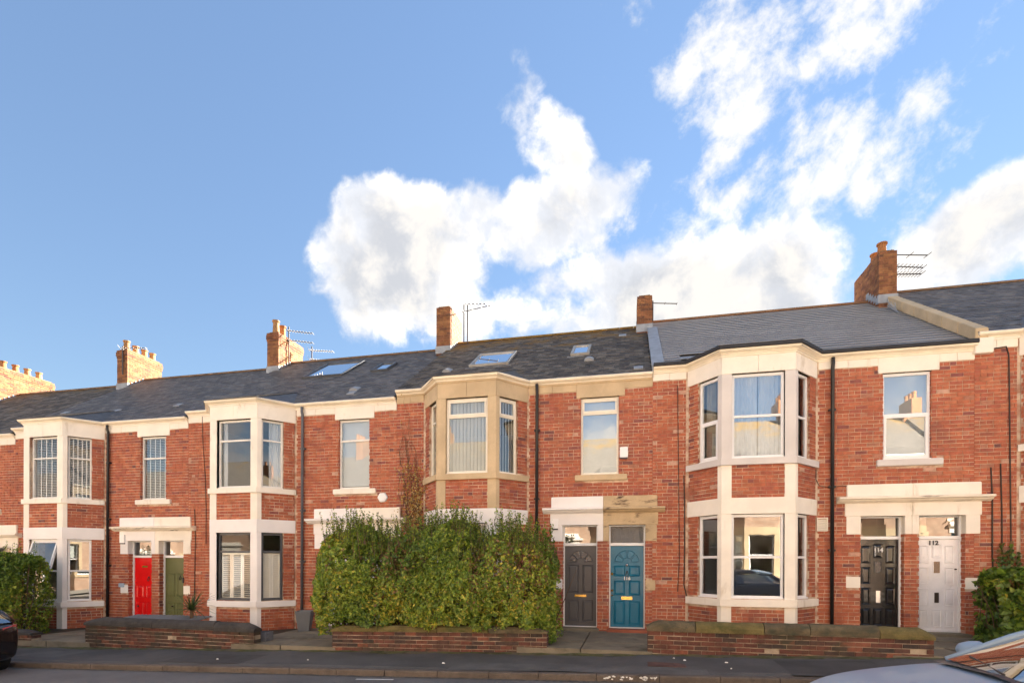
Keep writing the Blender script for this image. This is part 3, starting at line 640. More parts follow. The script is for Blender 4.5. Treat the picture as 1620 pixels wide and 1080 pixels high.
    bro = m.build('bay_roof', S['slate'][0], t)
    rp = Pieces(); ex, sw = S.get('gauge', (.205, .25)); Ls = (RIDGE_Y-EAVE_Y)/math.cos(SLOPE); k = 0
    def on_bay(x, y): return y < yb+.02 and BP[0][0]-.15 < x < BP[3][0]+.15
    while k*ex < Ls:
        x = xa-(k % 2)*sw/2
        yy = EAVE_Y+(k+.5)*ex*math.cos(SLOPE)
        while x < xb:
            p, q = max(x, xa)+.004, min(x+sw, xb)-.004
            if q-p > .04:
                fx = (p+q)/2; Lk = min(ex*1.35, Ls-k*ex+.02)
                Mx = roofM(fx, EAVE_Y, .012) @ Matrix.Translation((0, k*ex+Lk/2-.03, .012+rng.uniform(-.002, .006)*S.get('rag', 1))) @ Matrix.Rotation(R(-S.get('lift', 4.2))+rng.uniform(-.006, .006)*S.get('rag', 1), 4, 'X') @ Matrix.Rotation(rng.uniform(-.012, .012)*S.get('rag', 1), 4, 'Z')
                yw = EAVE_Y+k*ex*math.cos(SLOPE)
                hidden = yw < yb-.25 and BP[1][0]-.2 < fx < BP[2][0]+.2
                if not hidden: rp.add(roof, S['slate'], [1]*len(S['slate']), 'slate', (q-p, Lk, .017), Mx)
            x += sw
        k += 1
    # slates of the bay roof front facet
    A, Bv, Cv, Dv = Vector(g[1]), Vector(g[2]), Vector(tp[1]), Vector(tp[0]); sl_ = (Dv-A).length; ny = int(sl_/ex)+1; ang = math.atan2(zb-6.335, yb-(BP[1][1]-.15))
    for j in range(ny):
        fy = (j+.5)/ny; nx = 6
        for i in range(nx+1):
            sx = (i-(j % 2)*.5)/nx; p0, p1 = max(0, sx), min(1, sx+1/nx)
            if p1-p0 < .03: continue
            c0 = A.lerp(Bv, (p0+p1)/2).lerp(Dv.lerp(Cv, (p0+p1)/2), fy)
            rp.add(bro, S['slate'], [1]*len(S['slate']), 'slate', ((p1-p0)*(Bv-A).length-.008, sl_/ny*1.25, .011), Matrix.Translation(c0+Vector((0, 0, .014))) @ Matrix.Rotation(ang-R(1.5), 4, 'X'))
    for i in range(15):
        L = (xb-xa)/15; m = MB(); x = xa+i*L
        m.loft([[(X, RIDGE_Y+.13*math.cos(a_), RIDGE_Z-.02+.10*math.sin(a_)) for a_ in np.linspace(0, math.pi, 7)] for X in (x+.004, x+L-.004)]); m.build('ridge_tile', S.get('ridge', RIDGE), roof)
    rp.finish(300, world_of, 'slating')
    # chimney at the left party wall
    ch = S.get('chim')
    if ch:
        x0, x1, y0, y1, zt = ch['box']; zb = roof_z(y0)-.25
        core = MB().box(x0+.008, x1-.008, y0+.008, y1-.008, zb, zt-.01).build('chimney', MORTAR_C, t)
        cb = Pieces(); bl = .225; ncs = int((zt-zb)/.0775)
        for k in range(ncs+1):
            z = zt-(k+1)*.0775; o = .028 if k in (1, 2) and ch.get('cap', True) else .014 if k in (0, 3) and ch.get('cap', True) else 0
            X0, X1, Y0, Y1 = x0-o, x1+o, y0-o, y1+o; zl, zh = z+.005, z+.0725
            def row(a, b, hor, fixed, inn):
                L = b-a; nb = max(2, round(L/bl)); st = .5*(k % 2)
                for i in range(nb+1):
                    s, e = a+(i-st)*L/nb, a+(i+1-st)*L/nb; s, e = max(s, a), min(e, b)
                    if e-s < .03: continue
                    j = rng.uniform(-.004, .004)
                    if hor: cb.add(core, CHB, [5, 4, 4, 2, 2], 'brick', (e-s-.009, .10, zh-zl), Matrix.Translation(((s+e)/2, fixed+inn*.05+j, (zl+zh)/2)))
                    else: cb.add(core, CHB, [5, 4, 4, 2, 2], 'brick', (.10, e-s-.009, zh-zl), Matrix.Translation((fixed+inn*.05+j, (s+e)/2, (zl+zh)/2)))
            row(X0, X1, True, Y0, 1); row(X0, X1, True, Y1, -1); row(Y0+.1, Y1-.1, False, X0, 1); row(Y0+.1, Y1-.1, False, X1, -1)
        cb.finish(0, world_of, 'brickwork')
        bx('flaunching', MORTAR_C, core, x0+.03, x1-.03, y0+.03, y1-.03, zt-.012, zt+.05, .03)
        for (fy, r0, h, pm_) in ch.get('pots', ()):
            MB().lathe([(r0*1.05, 0), (r0, .05), (r0*.86, h*.75), (r0*.9, h*.86), (r0*1.1, h*.9), (r0*1.1, h), (r0*.85, h), (r0*.8, h-.08)], ((x0+x1)/2, y0+(y1-y0)*fy, zt), 14).build('chimney_pot', pm_, core, smooth=False)
        MB().box(x0-.02, x1+.02, y0-.018, y0+.06, roof_z(y0)-.05, roof_z(y0)+.19).build('lead_apron', LEAD, core)
        m = MB()
        for k in range(5):
            yy = y0+k*.16
            if yy > RIDGE_Y: break
            for xs in ((x0-.016, x0+.02), (x1-.02, x1+.016)): m.box(*xs, yy, yy+.16, roof_z(yy)-.02, roof_z(yy)+.15)
        m.build('stepped_flashing', LEAD, core)
    # inside: floors, rooms, back and party walls
    m = MB(); m.box(xa+.02, xb-.02, .26, 9.3, 3.05, 3.35); m.box(xa+.02, xb-.02, .26, 9.3, -.2, .22); m.box(xa+.02, xb-.02, .26, 9.3, 6.1, 6.2)
    m.loft([[(1.45, .255, z), (2.0, -.56, z), (3.32, -.56, z), (3.87, .255, z)] for z in (3.06, 3.34)]); m.build('floor_slab', ROOMF, t)
    m = MB(); m.box(xa+.001, xa+.11, .251, 9.35, -.8, 6.2); m.box(xb-.11, xb-.001, .251, 9.35, -.8, 6.2); m.box(xa+.12, xb-.12, 4.2, 4.3, .23, 6.09); m.box(4.35, 4.45, .26, 4.19, .23, 6.09); m.build('party_wall', ROOM, t)
    bx('back_wall', MORTAR, t, xa, xb, 9.36, 9.6, -.8, 6.25)
    def pref(p):
        u = p-EYEP; return (6 if p.z < .75 and p.y > -1 else 0)
    pc.finish(300, world_of, 'brickwork', pref)
    return t
# ------------------------------------------------------------------ finishes of each house
W_D = dict(mat=UPVC, split=(.51,), d=.05, t=.06)
def mk(**k): return k
CUR = [('curtain', 0, .3, 3, CURTG), ('curtain', .72, 1, 3, CURTG)]
winD = [[mk(mat=UPVC, split=(.49,), t=.06, d=.05, dress=[('roller', .0, CURTG)] if False else [], glass=GLASSD), mk(mat=UPVC, split=(.49,), t=.055, d=.05, glass=GLASSO), mk(mat=UPVC, split=(.49,), t=.055, d=.05, dress=[('curtain', .1, .95, 4, CURTG)], glass=GLASSD)],
        [mk(mat=UPVC, split=(.48,), t=.06, d=.05, case=(0,), dress=[('curtain', .0, .55, 4, CURTG)], glass=GLASSO), mk(mat=UPVC, split=(.50,), t=.055, d=.05, dress=[('curtain', .0, .52, 6, CURT), ('curtain', .55, 1, 5, CURT)], glass=glass('glass_sheen', .42, bump=.012, bscale=1.2)), mk(mat=UPVC, split=(.49,), t=.055, d=.05, dress=[('curtain', .0, 1, 4, CURTG)], glass=GLASSD)]]
winSD = mk(mat=UPVC, split=(.52,), t=.055, d=.05, case=(0,), dress=[('roller', .0, BLINDW)], glass=glass('glass_sheen', .42, bump=.012, bscale=1.2))
door114 = mk(mat=paint('door_black', (.012, .012, .013), .18, .6), panels=P9(), num=('114', .49, .885, .125, PAINTW), lights=[(.49, .70, .15, .26, OBSC)], letter=(.49, .37, .085, .26, CHROME), knobs=[(.08, .47, .02, CHROME)])
door112 = mk(mat=paint('door_white', (.80, .79, .80), .35, .2), panels=P9(), num=('112', .40, .962, .13, BLACKP), lights=[(.49, .70, .15, .28, OBSC)], letter=(.49, .37, .08, .22, mat('letter_dark', (.06, .045, .035), .4)), knobs=[(.93, .68, .018, BLACKP)])
door118 = mk(mat=paint('door_grey', (.085, .082, .085), .45, .1), panels=P4, sun='glass', letter=(.5, .385, .29, .055, BRASS), fan=GLASSD, knobs=[(.04, .65, .018, CHROME)])
door116 = mk(mat=paint('door_blue', (.0, .135, .24), .4, .15), panels=P6, sun='panel', letter=(.5, .365, .26, .075, BRASS), fan=OBSC, knobs=[(.05, .66, .035, BRASS), (.05, .455, .028, BRASS), (.05, .395, .02, BRASS), (.5, .77, .038, CHROME)], knocker=(.5, .675, IRON), num=('116', .5, .605, .11, mat('number_silver', (.75, .74, .70), .35, .05)))
doorR = mk(mat=paint('door_red', (.72, .008, .010), .25, .5), panels=P6[:4], letter=(.5, .87, .2, .05, BRASS), knocker=(.68, .70, IRON), knobs=[(.2, .27, .026, IRON)], fan=GLASSD)
doorO = mk(mat=paint('door_olive', (.105, .118, .035), .5, .1), panels=P4, knocker=(.70, .72, IRON), knobs=[(.35, .28, .026, IRON)], num=None, fan=GLASSD); doorO.pop('num')
doorW = mk(mat=paint('door_white', (.80, .79, .80)), panels=P6, letter=(.5, .37, .26, .06, CHROME))
POTS4 = [(.12, .115, .42, POTY), (.37, .115, .36, POTY), (.62, .115, .36, POTY), (.86, .115, .36, POTY)]
VB = [('vertical', 18)]
hD = house(0, 0., 'red brick terraced house with cream bay, black door 114 and white door 112', mk(up=LILAC, lo=CREAM, head=CREAM, sill=LILAC, doorL=CREAM, doorR=CREAM, corn=CREAMD, cornR=CREAMD, doors=(door114, door112), win=winD, winS=winSD, slate=SLATED, gauge=(.235, 1.31), rag=.1, lift=6.5, felt=True, ridge=mat('ridge_clay', (.26, .13, .06), .85, .2),
    pipex=4.33, stepR=FLAG, chim=dict(box=(.16, .62, 3.8, 4.9, 9.95), cap=False, pots=[(.5, .06, .16, LEAD)])))
winC = [[mk(mat=WHITE, split=(.74,), dress=VB)]*3, [mk(mat=UPVCC, split=(.74,), t=.05, d=.06, case=(), dress=[('vertical', 30)], glass=GLASSO), mk(mat=UPVCC, split=(.76,), t=.06, d=.06, case=(1,), dress=[('vertical', 38)], glass=GLASS), mk(mat=UPVCC, split=(.76,), t=.05, d=.06, case=(1,), dress=[('vertical', 40)], glass=GLASS)]]
hC = house(-1, -.12, 'red brick terraced house with bare sandstone bay, grey door and blue door 116', mk(mix=[16, 26, 8, 26, 4, 14, 7, 3, 1.5, 1.2], up=BUFF, lo=WHITE, head=BUFF, midpier=BUFF, doorL=WHITE, doorR=BUFFD, split=True, cornR=BUFFD, doors=(door118, door116), win=winC, winS=mk(mat=UPVCC, split=(.80,), t=.06, d=.06, case=(1,), dress=[('roller', 0, BLIND)], glass=glass('glass_sheen', .42, bump=.012, bscale=1.2)), slate=SLATEC, gauge=(.205, .25), ridge=mat('ridge_mossy', (.22, .125, .03), .95, .3, 4, .4, 20), gutm=BUFF, stepR=mat('step_red', (.30, .09, .05), .7, .2),
    pipex=4.27, chim=dict(box=(.14, .64, 3.8, 5.1, 10.39), cap=False, pots=[(.2, .05, .12, LEAD)])))
winB = [[mk(mat=ANTH, split=(.72,), t=.06, d=.06, dress=[('shutter', 3, .70, -30)], glass=GLASSC)]*2+[mk(mat=ANTH, split=(.72,), t=.06, d=.06, dress=[('shutter', 2, .70, -68)], glass=GLASSC)], [mk(mat=FLAKE, split=(.70,), t=.05, d=.07, dress=[('curtain', 0, .12, 2, CURT)], glass=GLASS)]*2+[mk(mat=FLAKE, split=(.70,), t=.05, d=.07, dress=[('curtain', .4, 1, 5, CURT)], glass=GLASS)]]
hB = house(-2, -.29, 'red brick terraced house with dark grey lower bay frames and white shutters', mk(up=CREAM, lo=WHITE, head=CREAM, midpier=CREAM, doorL=WHITE, doorR=CREAM, split=True, doors=(doorW, doorW), win=winB, winS=mk(mat=FLAKE, split=(.70,), t=.055, d=.07, dress=[('roller', .05, BLINDW)], glass=glass('glass_soft', .16)), slate=SLATE, gutm=CREAM, pipe=GREYP, pipex=4.28,
    chim=dict(box=(.18, .66, 3.8, 5.25, 10.30), pots=[(.12, .12, .5, POTY), (.38, .115, .46, POT)])))
winA = [[mk(mat=UPVC, split=(.49,), d=.05, glass=GLASS), mk(mat=UPVC, split=(.49,), d=.05, open=1, glass=GLASS), mk(mat=UPVC, split=(.49,), d=.05, glass=GLASSD)], [mk(mat=FLAKE, split=(.66,), t=.045, d=.07, dress=[('venetian',)], glass=glass('glass_faint', .07, (.92, .94, .94), bump=.012, bscale=1.2))]*3]
hA = house(-3, -.435, 'red brick terraced house with red front door, olive front door and venetian blinds', mk(mix=[22, 24, 10, 22, 5, 12, 6, 2, 2, .6], up=CREAM, lo=WHITE, head=CREAM, midpier=CREAM, doorL=WHITE, doorR=CREAM, split=False, corn=CREAMD, cornR=CREAMD, doors=(doorR, doorO), win=winA, winS=mk(mat=FLAKE, split=(.66,), t=.05, d=.07, dress=[('venetian',)], glass=GLASS), slate=SLATE, pipex=4.22, gutm=CREAM,
    chim=dict(box=(.02, .52, 3.8, 5.35, 10.38), pots=POTS4)))
winE = [[mk(split=(.5,))]*3, [mk(split=(.5,), dress=CUR)]*3]
hF = house(1, .205, 'red brick terraced house at right edge behind its dark hedge, roof with sloping stone verge', mk(up=CREAM, lo=CREAM, head=CREAM, doorL=CREAM, doorR=CREAM, doors=(doorW, doorW), win=winE, winS=mk(split=(.5,)), slate=SLATE, gutm=CREAM, ridge=RIDGE,
    chim=dict(box=(.24, .70, 3.8, 5.5, 10.30), cap=False, pots=[(.22, .125, .42, POT), (.48, .125, .36, POT)])))
hE = house(-4, -.60, 'red brick terraced house at left edge behind the round hedge, four chimney pots', mk(up=CREAM, lo=CREAM, head=CREAM, doorL=CREAM, doorR=CREAM, doors=(doorW, doorW), win=winE, winS=mk(split=(.5,)), slate=SLATEC, gutm=CREAM,
    chim=dict(box=(.10, .60, 3.6, 5.9, 10.35), pots=[(.2, .12, .36, POT), (.4, .12, .36, POT), (.6, .12, .36, POTY), (.8, .12, .36, POTY)])))
# extras on the houses -------------------------------------------------
# stone verge of the right-hand house
for i in range(7):
    y0 = EAVE_Y-.03+i*.62; y1 = y0+.61; m = MB(); m.loft([[(XL-.04, y, roof_z(y)-.15), (XL+.20, y, roof_z(y)-.15), (XL+.20, y, roof_z(y)+.12), (XL-.04, y, roof_z(y)+.12)] for y in (y0, y1)])
    m.build('verge_stone', BUFF, hF, None, .012)
    if y1 > 3.7: break
bx('kneeler_stone', CREAM, hF, XL-.05, XL+.28, -.12, .2, 5.92, 6.24, .01)
m = MB()
for i in range(16):
    t_ = rng.uniform(0, .8); y = 3.7-t_; a = Vector((XL-.06-t_*.12, y, roof_z(y)-.12)); m.tube([a, a+Vector((rng.uniform(-.14, .02), -.03, rng.uniform(.12, .22)))], .006, 4)
m.loft([[(XL-.06-t_*.12+dx_, 3.7-t_, roof_z(3.7-t_)-.12+dz_) for dx_, dz_ in ((-.02, -.02), (.02, -.02), (.02, .01), (-.02, .01))] for t_ in (-.02, .4, .82)])
m.build('bird_spike', LEAD, hF)
def on_roof(u, v, n, dz):
    d = ray(u, v); sl = math.tan(SLOPE); k = (EAVE_Z+dz+(-DIST-EAVE_Y)*sl-EYE)/(d.z-d.y*sl); p = EYEP+d*k; return p.x-n*P, p.y
def sky_px(h, n, dz, u0, u1, vt, vb, um, fm):
    xb0, yb0 = on_roof(um, vb, n, dz); xt, yt = on_roof(um, vt, n, dz); xa_, _ = on_roof(u0, vb, n, dz); xb_, _ = on_roof(u1, vb, n, dz)
    return skylight(h, xa_, xb_, yb0, yt, fm)
sky_px(hB, -2, -.29, 486, 541, 578.5, 597, 530, ANTH); sky_px(hB, -2, -.29, 589, 612, 579, 589, 605, ANTH)
sky_px(hC, -1, -.12, 745, 803, 563, 580, 780, mat('skylight_frame_grey', (.35, .34, .32), .5)); sky_px(hC, -1, -.12, 903, 932, 551, 564, 920, mat('skylight_frame_grey', (.35, .34, .32)))
def vent(h, n, dz, u, v):
    x, y = on_roof(u, v, n, dz); m = MB(); m.loft([[(.13*math.cos(a), yy, .10*s*math.sin(a)) for a in np.linspace(0, math.pi, 9)] for yy, s in ((-.12, 1), (.10, .8), (.26, .05))]); m.build('roof_vent', LEAD, h, roofM(x, y, .02))
for a in ((hC, -1, -.12, 708, 589), (hC, -1, -.12, 932, 571), (hB, -2, -.29, 562, 618)): vent(*a)
for (h, n, dz, u, v) in ((hB, -2, -.29, 557, 624), (hA, -3, -.435, 185, 652), (hA, -3, -.435, 283, 643), (hC, -1, -.12, 985, 533), (hC, -1, -.12, 1010, 585), (hA, -3, -.435, 105, 655)):
    x, y = on_roof(u, v, n, dz); MB().box(-.11, .11, -.1, .12, .0, .03).build('lead_patch', LEAD, h, roofM(x, y, .035))
# lead valley strip between C and D
m = MB(); m.loft([[(XL-.02, y, roof_z(y)+.01-.12), (XL+.26, y, roof_z(y)+.055), (XL+.26, y, roof_z(y)+.075), (XL-.03, y, roof_z(y)+.075)] for y in (EAVE_Y, 3.8)]); m.build('verge_flashing', LEAD, hD)
aerial(hA, (.35, 3.75, 9.4), 1.1, [(1.02, .95, 1, .15, -.02, 7, .12)])
aerial(hB, (.72, 4.3, 9.2), 1.5, [(1.35, .9, 1, .2, -.12, 9, .22), (1.0, .9, 1, .2, -.12, 9, .22)]); aerial(hB, (1.15, 5.1, 9.0), 1.25, [(1.1, .85, 1, .1, -.1, 9, .22), (.75, .85, 1, .1, -.12, 9, .22)])
aerial(hC, (.66, 5.2, 9.1), 2.0, [(1.75, 1.1, 1, -.25, .0, 4, .2)]); aerial(hC, (1.05, 4.4, 9.2), 1.55, [(1.5, .7, 1, -.1, -.14, 6, .25)])
aerial(hD, (.66, 4.5, 9.35), .75, [(.68, .75, 1, .1, -.08, 3, .14)])
aerial(hF, (.74, 4.2, 9.2), 1.25, [(1.18, 1.0, 1, .2, -.02, 3, .3), (.85, .85, 1, .15, -.08, 9, .3), (.62, .8, 1, .15, -.02, 10, .34)])
aerial(hE, (.68, 5.7, 9.2), .8, [(.65, .9, 1, .2, -.05, 7, .16), (.15, .9, 1, .2, -.12, 7, .16)])
def alarm(h, n, dz, u, v, w_, hh, hexa=False):
    p = at(u, v, -.04); x, z = p.x-n*P, p.z-dz; m = MB()
    if hexa: m.loft([[(x+w_/2*f*math.cos(a), yy, z+hh/2*f*math.sin(a)) for a in (k*math.pi/3 for k in range(6))] for yy, f in ((.0, 1), (-.05, 1), (-.075, .8))])
    else: m.box(x-w_/2, x+w_/2, -.075, 0, z-hh/2, z+hh/2)
    o = m.build('alarm_box', UPVC, h, None, .01)
    if not hexa: MB().box(x-w_/2+.01, x+w_/2-.01, -.06, -.002, z-hh/2-.03, z-hh/2+.001).build('strobe', mat('strobe_navy', (.03, .035, .06), .3), o)
alarm(hB, -2, -.29, 605, 786.5, .30, .28, True); alarm(hC, -1, -.12, 987, 715, .19, .25); alarm(hC, -1, -.12, 878, 828, .17, .24); alarm(hA, -3, -.435, 194, 852, .18, .25)
p = at(1301, 829, -.05); m = MB(); x, z = p.x, p.z; rect_frame(m, x-.11, x+.11, z-.15, z+.15, .02, -.06, 0)
for k in range(7): m.box(x-.09, x+.09, -.055, -.01, -.011, .011, 0, Matrix.Translation((0, -.0, z-.115+k*.038)) @ Matrix.Rotation(R(35), 4, 'X'))
m.build('air_vent', UPVCC, hD)
def cable(h, n, dz, pts, r=.008, Y=-.025, mm=IRON):
    q = [at(u, v, Y) for u, v in pts]; m = MB(); m.tube([(p.x-n*P, p.y, p.z-dz) for p in q], r, 5); m.build('cable', mm, h)
cable(hD, 0, 0, [(1568, 739), (1570, 790), (1570, 880), (1571, 900)], .014); cable(hD, 0, 0, [(1583, 733), (1585, 800), (1586, 900)], .014); cable(hD, 0, 0, [(1552, 548), (1568, 552), (1592, 548), (1596, 560), (1597, 610), (1598, 720), (1600, 890)], .013)
cable(hD, 0, 0, [(1072, 610), (1073, 700), (1074, 800), (1075, 880), (1072, 935)], .008); cable(hD, 0, 0, [(1291, 742), (1291, 758), (1296, 768), (1308, 770), (1345, 768)], .009)
cable(hD, 0, 0, [(1082, 752), (1083, 800), (1083, 870), (1082, 925), (1086, 942)], .014)
cable(hA, -3, -.435, [(308, 805), (309, 850), (308, 930), (307, 945)], .011); cable(hB, -2, -.29, [(320, 655), (321, 700), (325, 760), (326, 800), (326, 860)], .008)
cable(hC, -1, -.12, [(690, 797), (730, 799), (775, 799), (800, 802), (830, 806)], .006, -.05)
p = at(192, 925, -.02); bx('sign_plate', mat('sign_blue_grey', (.35, .45, .55), .5, .3, 30), hA, p.x+3*P-.10, p.x+3*P+.10, -.03, 0, p.z+.435-.06, p.z+.435+.06, .004)
p = at(289.5, 917, -.02); bx('door_bell', BLACKP, hA, p.x+3*P-.03, p.x+3*P+.03, -.035, 0, p.z+.435-.08, p.z+.435+.08, .006)
p = at(1118, 758, -.5); 
# ------------------------------------------------------------------ front yards
for n, h in HOUSES.items():
    dz = h.location.z; x0, x1 = n*P+XL+.01, n*P+XR-.01
    y = bx('front_yard', EARTH, None, x0, x1, -2.66, -.001, -.9, dz+YARD-.03); y['kind'] = 'structure'
    # path slabs before the doors
    for i in range(3):
        for j, (a, b) in enumerate(((4.35, 5.6), (5.62, 6.95))):
            ya, yb = -2.80+.94*i, -2.80+.94*(i+1)-.012
            m = MB(); m.box(n*P+a, n*P+b, ya, yb, dz+YARD-.16, dz+YARD+rng.uniform(-.008, .008)); m.build('paving_slab', FLAG, y, None, .01)
# ------------------------------------------------------------------ garden walls
def coping_ring(X, ztop, h, y0, y1, flat):
    zb = ztop-h; yc = (y0+y1)/2; hw = (y1-y0)/2
    if flat: return [(X, y0, zb), (X, y0, zb+h*.7), (X, y0+.04, ztop), (X, y1-.04, ztop), (X, y1, zb+h*.7), (X, y1, zb)]
    return [(X, y0, zb)]+[(X, yc-hw*math.cos(a), zb+h*.35+h*.65*math.sin(a)) for a in np.linspace(0.1, math.pi-.1, 9)]+[(X, y1, zb)]
def garden_wall(label, x0, x1, zt0, zt1, ch_, stones, mats, flat=False, Y0=-2.79, base_m=None, sharp=False):
    t = thing('garden_wall', label, 'wall', ((x0+x1)/2, Y0+.11, gz((x0+x1)/2)-.05), 'low brick garden walls along the pavement')
    ox, oy, oz = t.location; L = x1-x0
    top = lambda x: zt0+(zt1-zt0)*(x-x0)/L
    m = MB(); m.loft([[(x-ox, Y0+.012-oy, gz(x)-.2-oz), (x-ox, Y0+.218-oy, gz(x)-.2-oz), (x-ox, Y0+.218-oy, top(x)-ch_+.004-oz), (x-ox, Y0+.012-oy, top(x)-ch_+.004-oz)] for x in (x0+.01, x1-.01)]); core = m.build('wall_core', MORTAR_G, t)
    k = 0
    while True:
        zc = -(k+.5)*.0835
        if top(x0)-ch_+zc < gz(x0)-.08 and top(x1)-ch_+zc < gz(x1)-.08: break
        x = x0-(k % 2)*.12+rng.uniform(-.01, .01)
        while x < x1-.02:
            a, b = max(x, x0)+.005, min(x+.24, x1)-.005
            if b-a > .03 and top((a+b)/2)-ch_+zc > gz((a+b)/2)-.07 and rng.random() > .008:
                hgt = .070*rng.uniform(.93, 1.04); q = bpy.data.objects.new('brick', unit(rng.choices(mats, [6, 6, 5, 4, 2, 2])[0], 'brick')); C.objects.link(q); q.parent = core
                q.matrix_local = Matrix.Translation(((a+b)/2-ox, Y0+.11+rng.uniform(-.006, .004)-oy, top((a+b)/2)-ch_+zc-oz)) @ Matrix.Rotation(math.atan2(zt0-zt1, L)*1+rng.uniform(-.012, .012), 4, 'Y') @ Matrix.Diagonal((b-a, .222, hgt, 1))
            x += .24
        k += 1
    n = len(stones); x = x0-.015; tw = sum(stones); 
    for i, s in enumerate(stones):
        l = (L+.03)*s/tw; a, b = x+.006, x+l-.006; rr = []
        cm = (COPED, COPE, COPEM)[rng.choices((0, 1, 2), base_m or (1, 3, 1))[0]]
        ns = 8; jz = rng.uniform(-.008, .008)
        for j in range(ns+1):
            X = a+(b-a)*j/ns; e = .0
            sc_ = 1.0
            if i == n-1 and j >= ns-1: sc_ = .78 if j == ns-1 else .45
            if i == 0 and j <= 1: sc_ = .80 if j == 1 else .5
            zt = top(X)+jz-ch_+ch_*sc_+rng.uniform(-.006, .006)
            rr.append([(p[0]-ox, p[1]-oy+rng.uniform(-.003, .003), p[2]-oz) for p in coping_ring(X, zt, ch_*sc_, Y0-.035+rng.uniform(-.004, .004), Y0+.255, flat)])
        MB().loft(rr).build('coping_stone', cm, t, smooth=False, bevel=0)
        x += l
    return t
wx = lambda u: at(u, 1010, -2.75).x
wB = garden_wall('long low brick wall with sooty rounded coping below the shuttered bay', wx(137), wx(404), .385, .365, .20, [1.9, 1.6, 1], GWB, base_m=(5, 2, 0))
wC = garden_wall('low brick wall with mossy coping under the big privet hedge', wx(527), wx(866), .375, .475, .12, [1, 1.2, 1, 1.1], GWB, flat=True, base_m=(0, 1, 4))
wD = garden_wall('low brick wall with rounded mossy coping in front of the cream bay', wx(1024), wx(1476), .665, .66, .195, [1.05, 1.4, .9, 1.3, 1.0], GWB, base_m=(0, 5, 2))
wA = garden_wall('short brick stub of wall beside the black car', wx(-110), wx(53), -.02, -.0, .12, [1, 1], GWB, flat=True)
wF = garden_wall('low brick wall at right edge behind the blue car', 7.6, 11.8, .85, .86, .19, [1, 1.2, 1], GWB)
# ------------------------------------------------------------------ vegetation
def leaves_mesh(name, cen, nrm, size, mats, mi, parent, M=None, seed=0, long=1.9):
    n = len(cen); r = np.random.default_rng(seed)
    a = r.normal(size=(n, 3)); a -= nrm*(a*nrm).sum(1, keepdims=True); a /= np.linalg.norm(a, axis=1, keepdims=True)+1e-9; b = np.cross(nrm, a)
    s = size[:, None]; L = a*s*long*.5; Wd = b*s*.5; up_ = nrm*s*.14
    v = np.stack([cen-L, cen+Wd+up_, cen+L, cen-Wd+up_], 1).reshape(-1, 3)
    me = bpy.data.meshes.new(name); me.vertices.add(4*n); me.vertices.foreach_set('co', v.astype('f4').ravel())
    me.loops.add(6*n); idx = (np.arange(n)[:, None]*4+np.array([0, 1, 2, 0, 2, 3])).ravel(); me.loops.foreach_set('vertex_index', idx.astype('i4'))
    me.polygons.add(2*n); me.polygons.foreach_set('loop_start', np.arange(0, 6*n, 3, dtype='i4')); me.polygons.foreach_set('loop_total', np.full(2*n, 3, 'i4'))
    for q in mats: me.materials.append(q)
    me.polygons.foreach_set('material_index', np.repeat(mi, 2).astype('i4')); me.update(); me.validate()
    o = bpy.data.objects.new(name, me); C.objects.link(o); o.parent = parent; return o
def vnoise(p, f, seed):
    r = np.random.default_rng(seed); k = r.normal(size=(6, 3))*f; ph = r.uniform(0, 6.28, 6); return sum(np.sin(p@k[i]+ph[i]) for i in range(6))/6
LEAF = [leafmat('leaf_dark', (.06, .11, .022)), leafmat('leaf_mid', (.135, .215, .032)), leafmat('leaf_bright', (.28, .34, .045)), leafmat('leaf_yellow', (.50, .42, .06)), leafmat('leaf_brown', (.22, .13, .055))]
BARK = mat('twig_bark', (.10, .065, .04), .9, .3, 8, .3, 40)
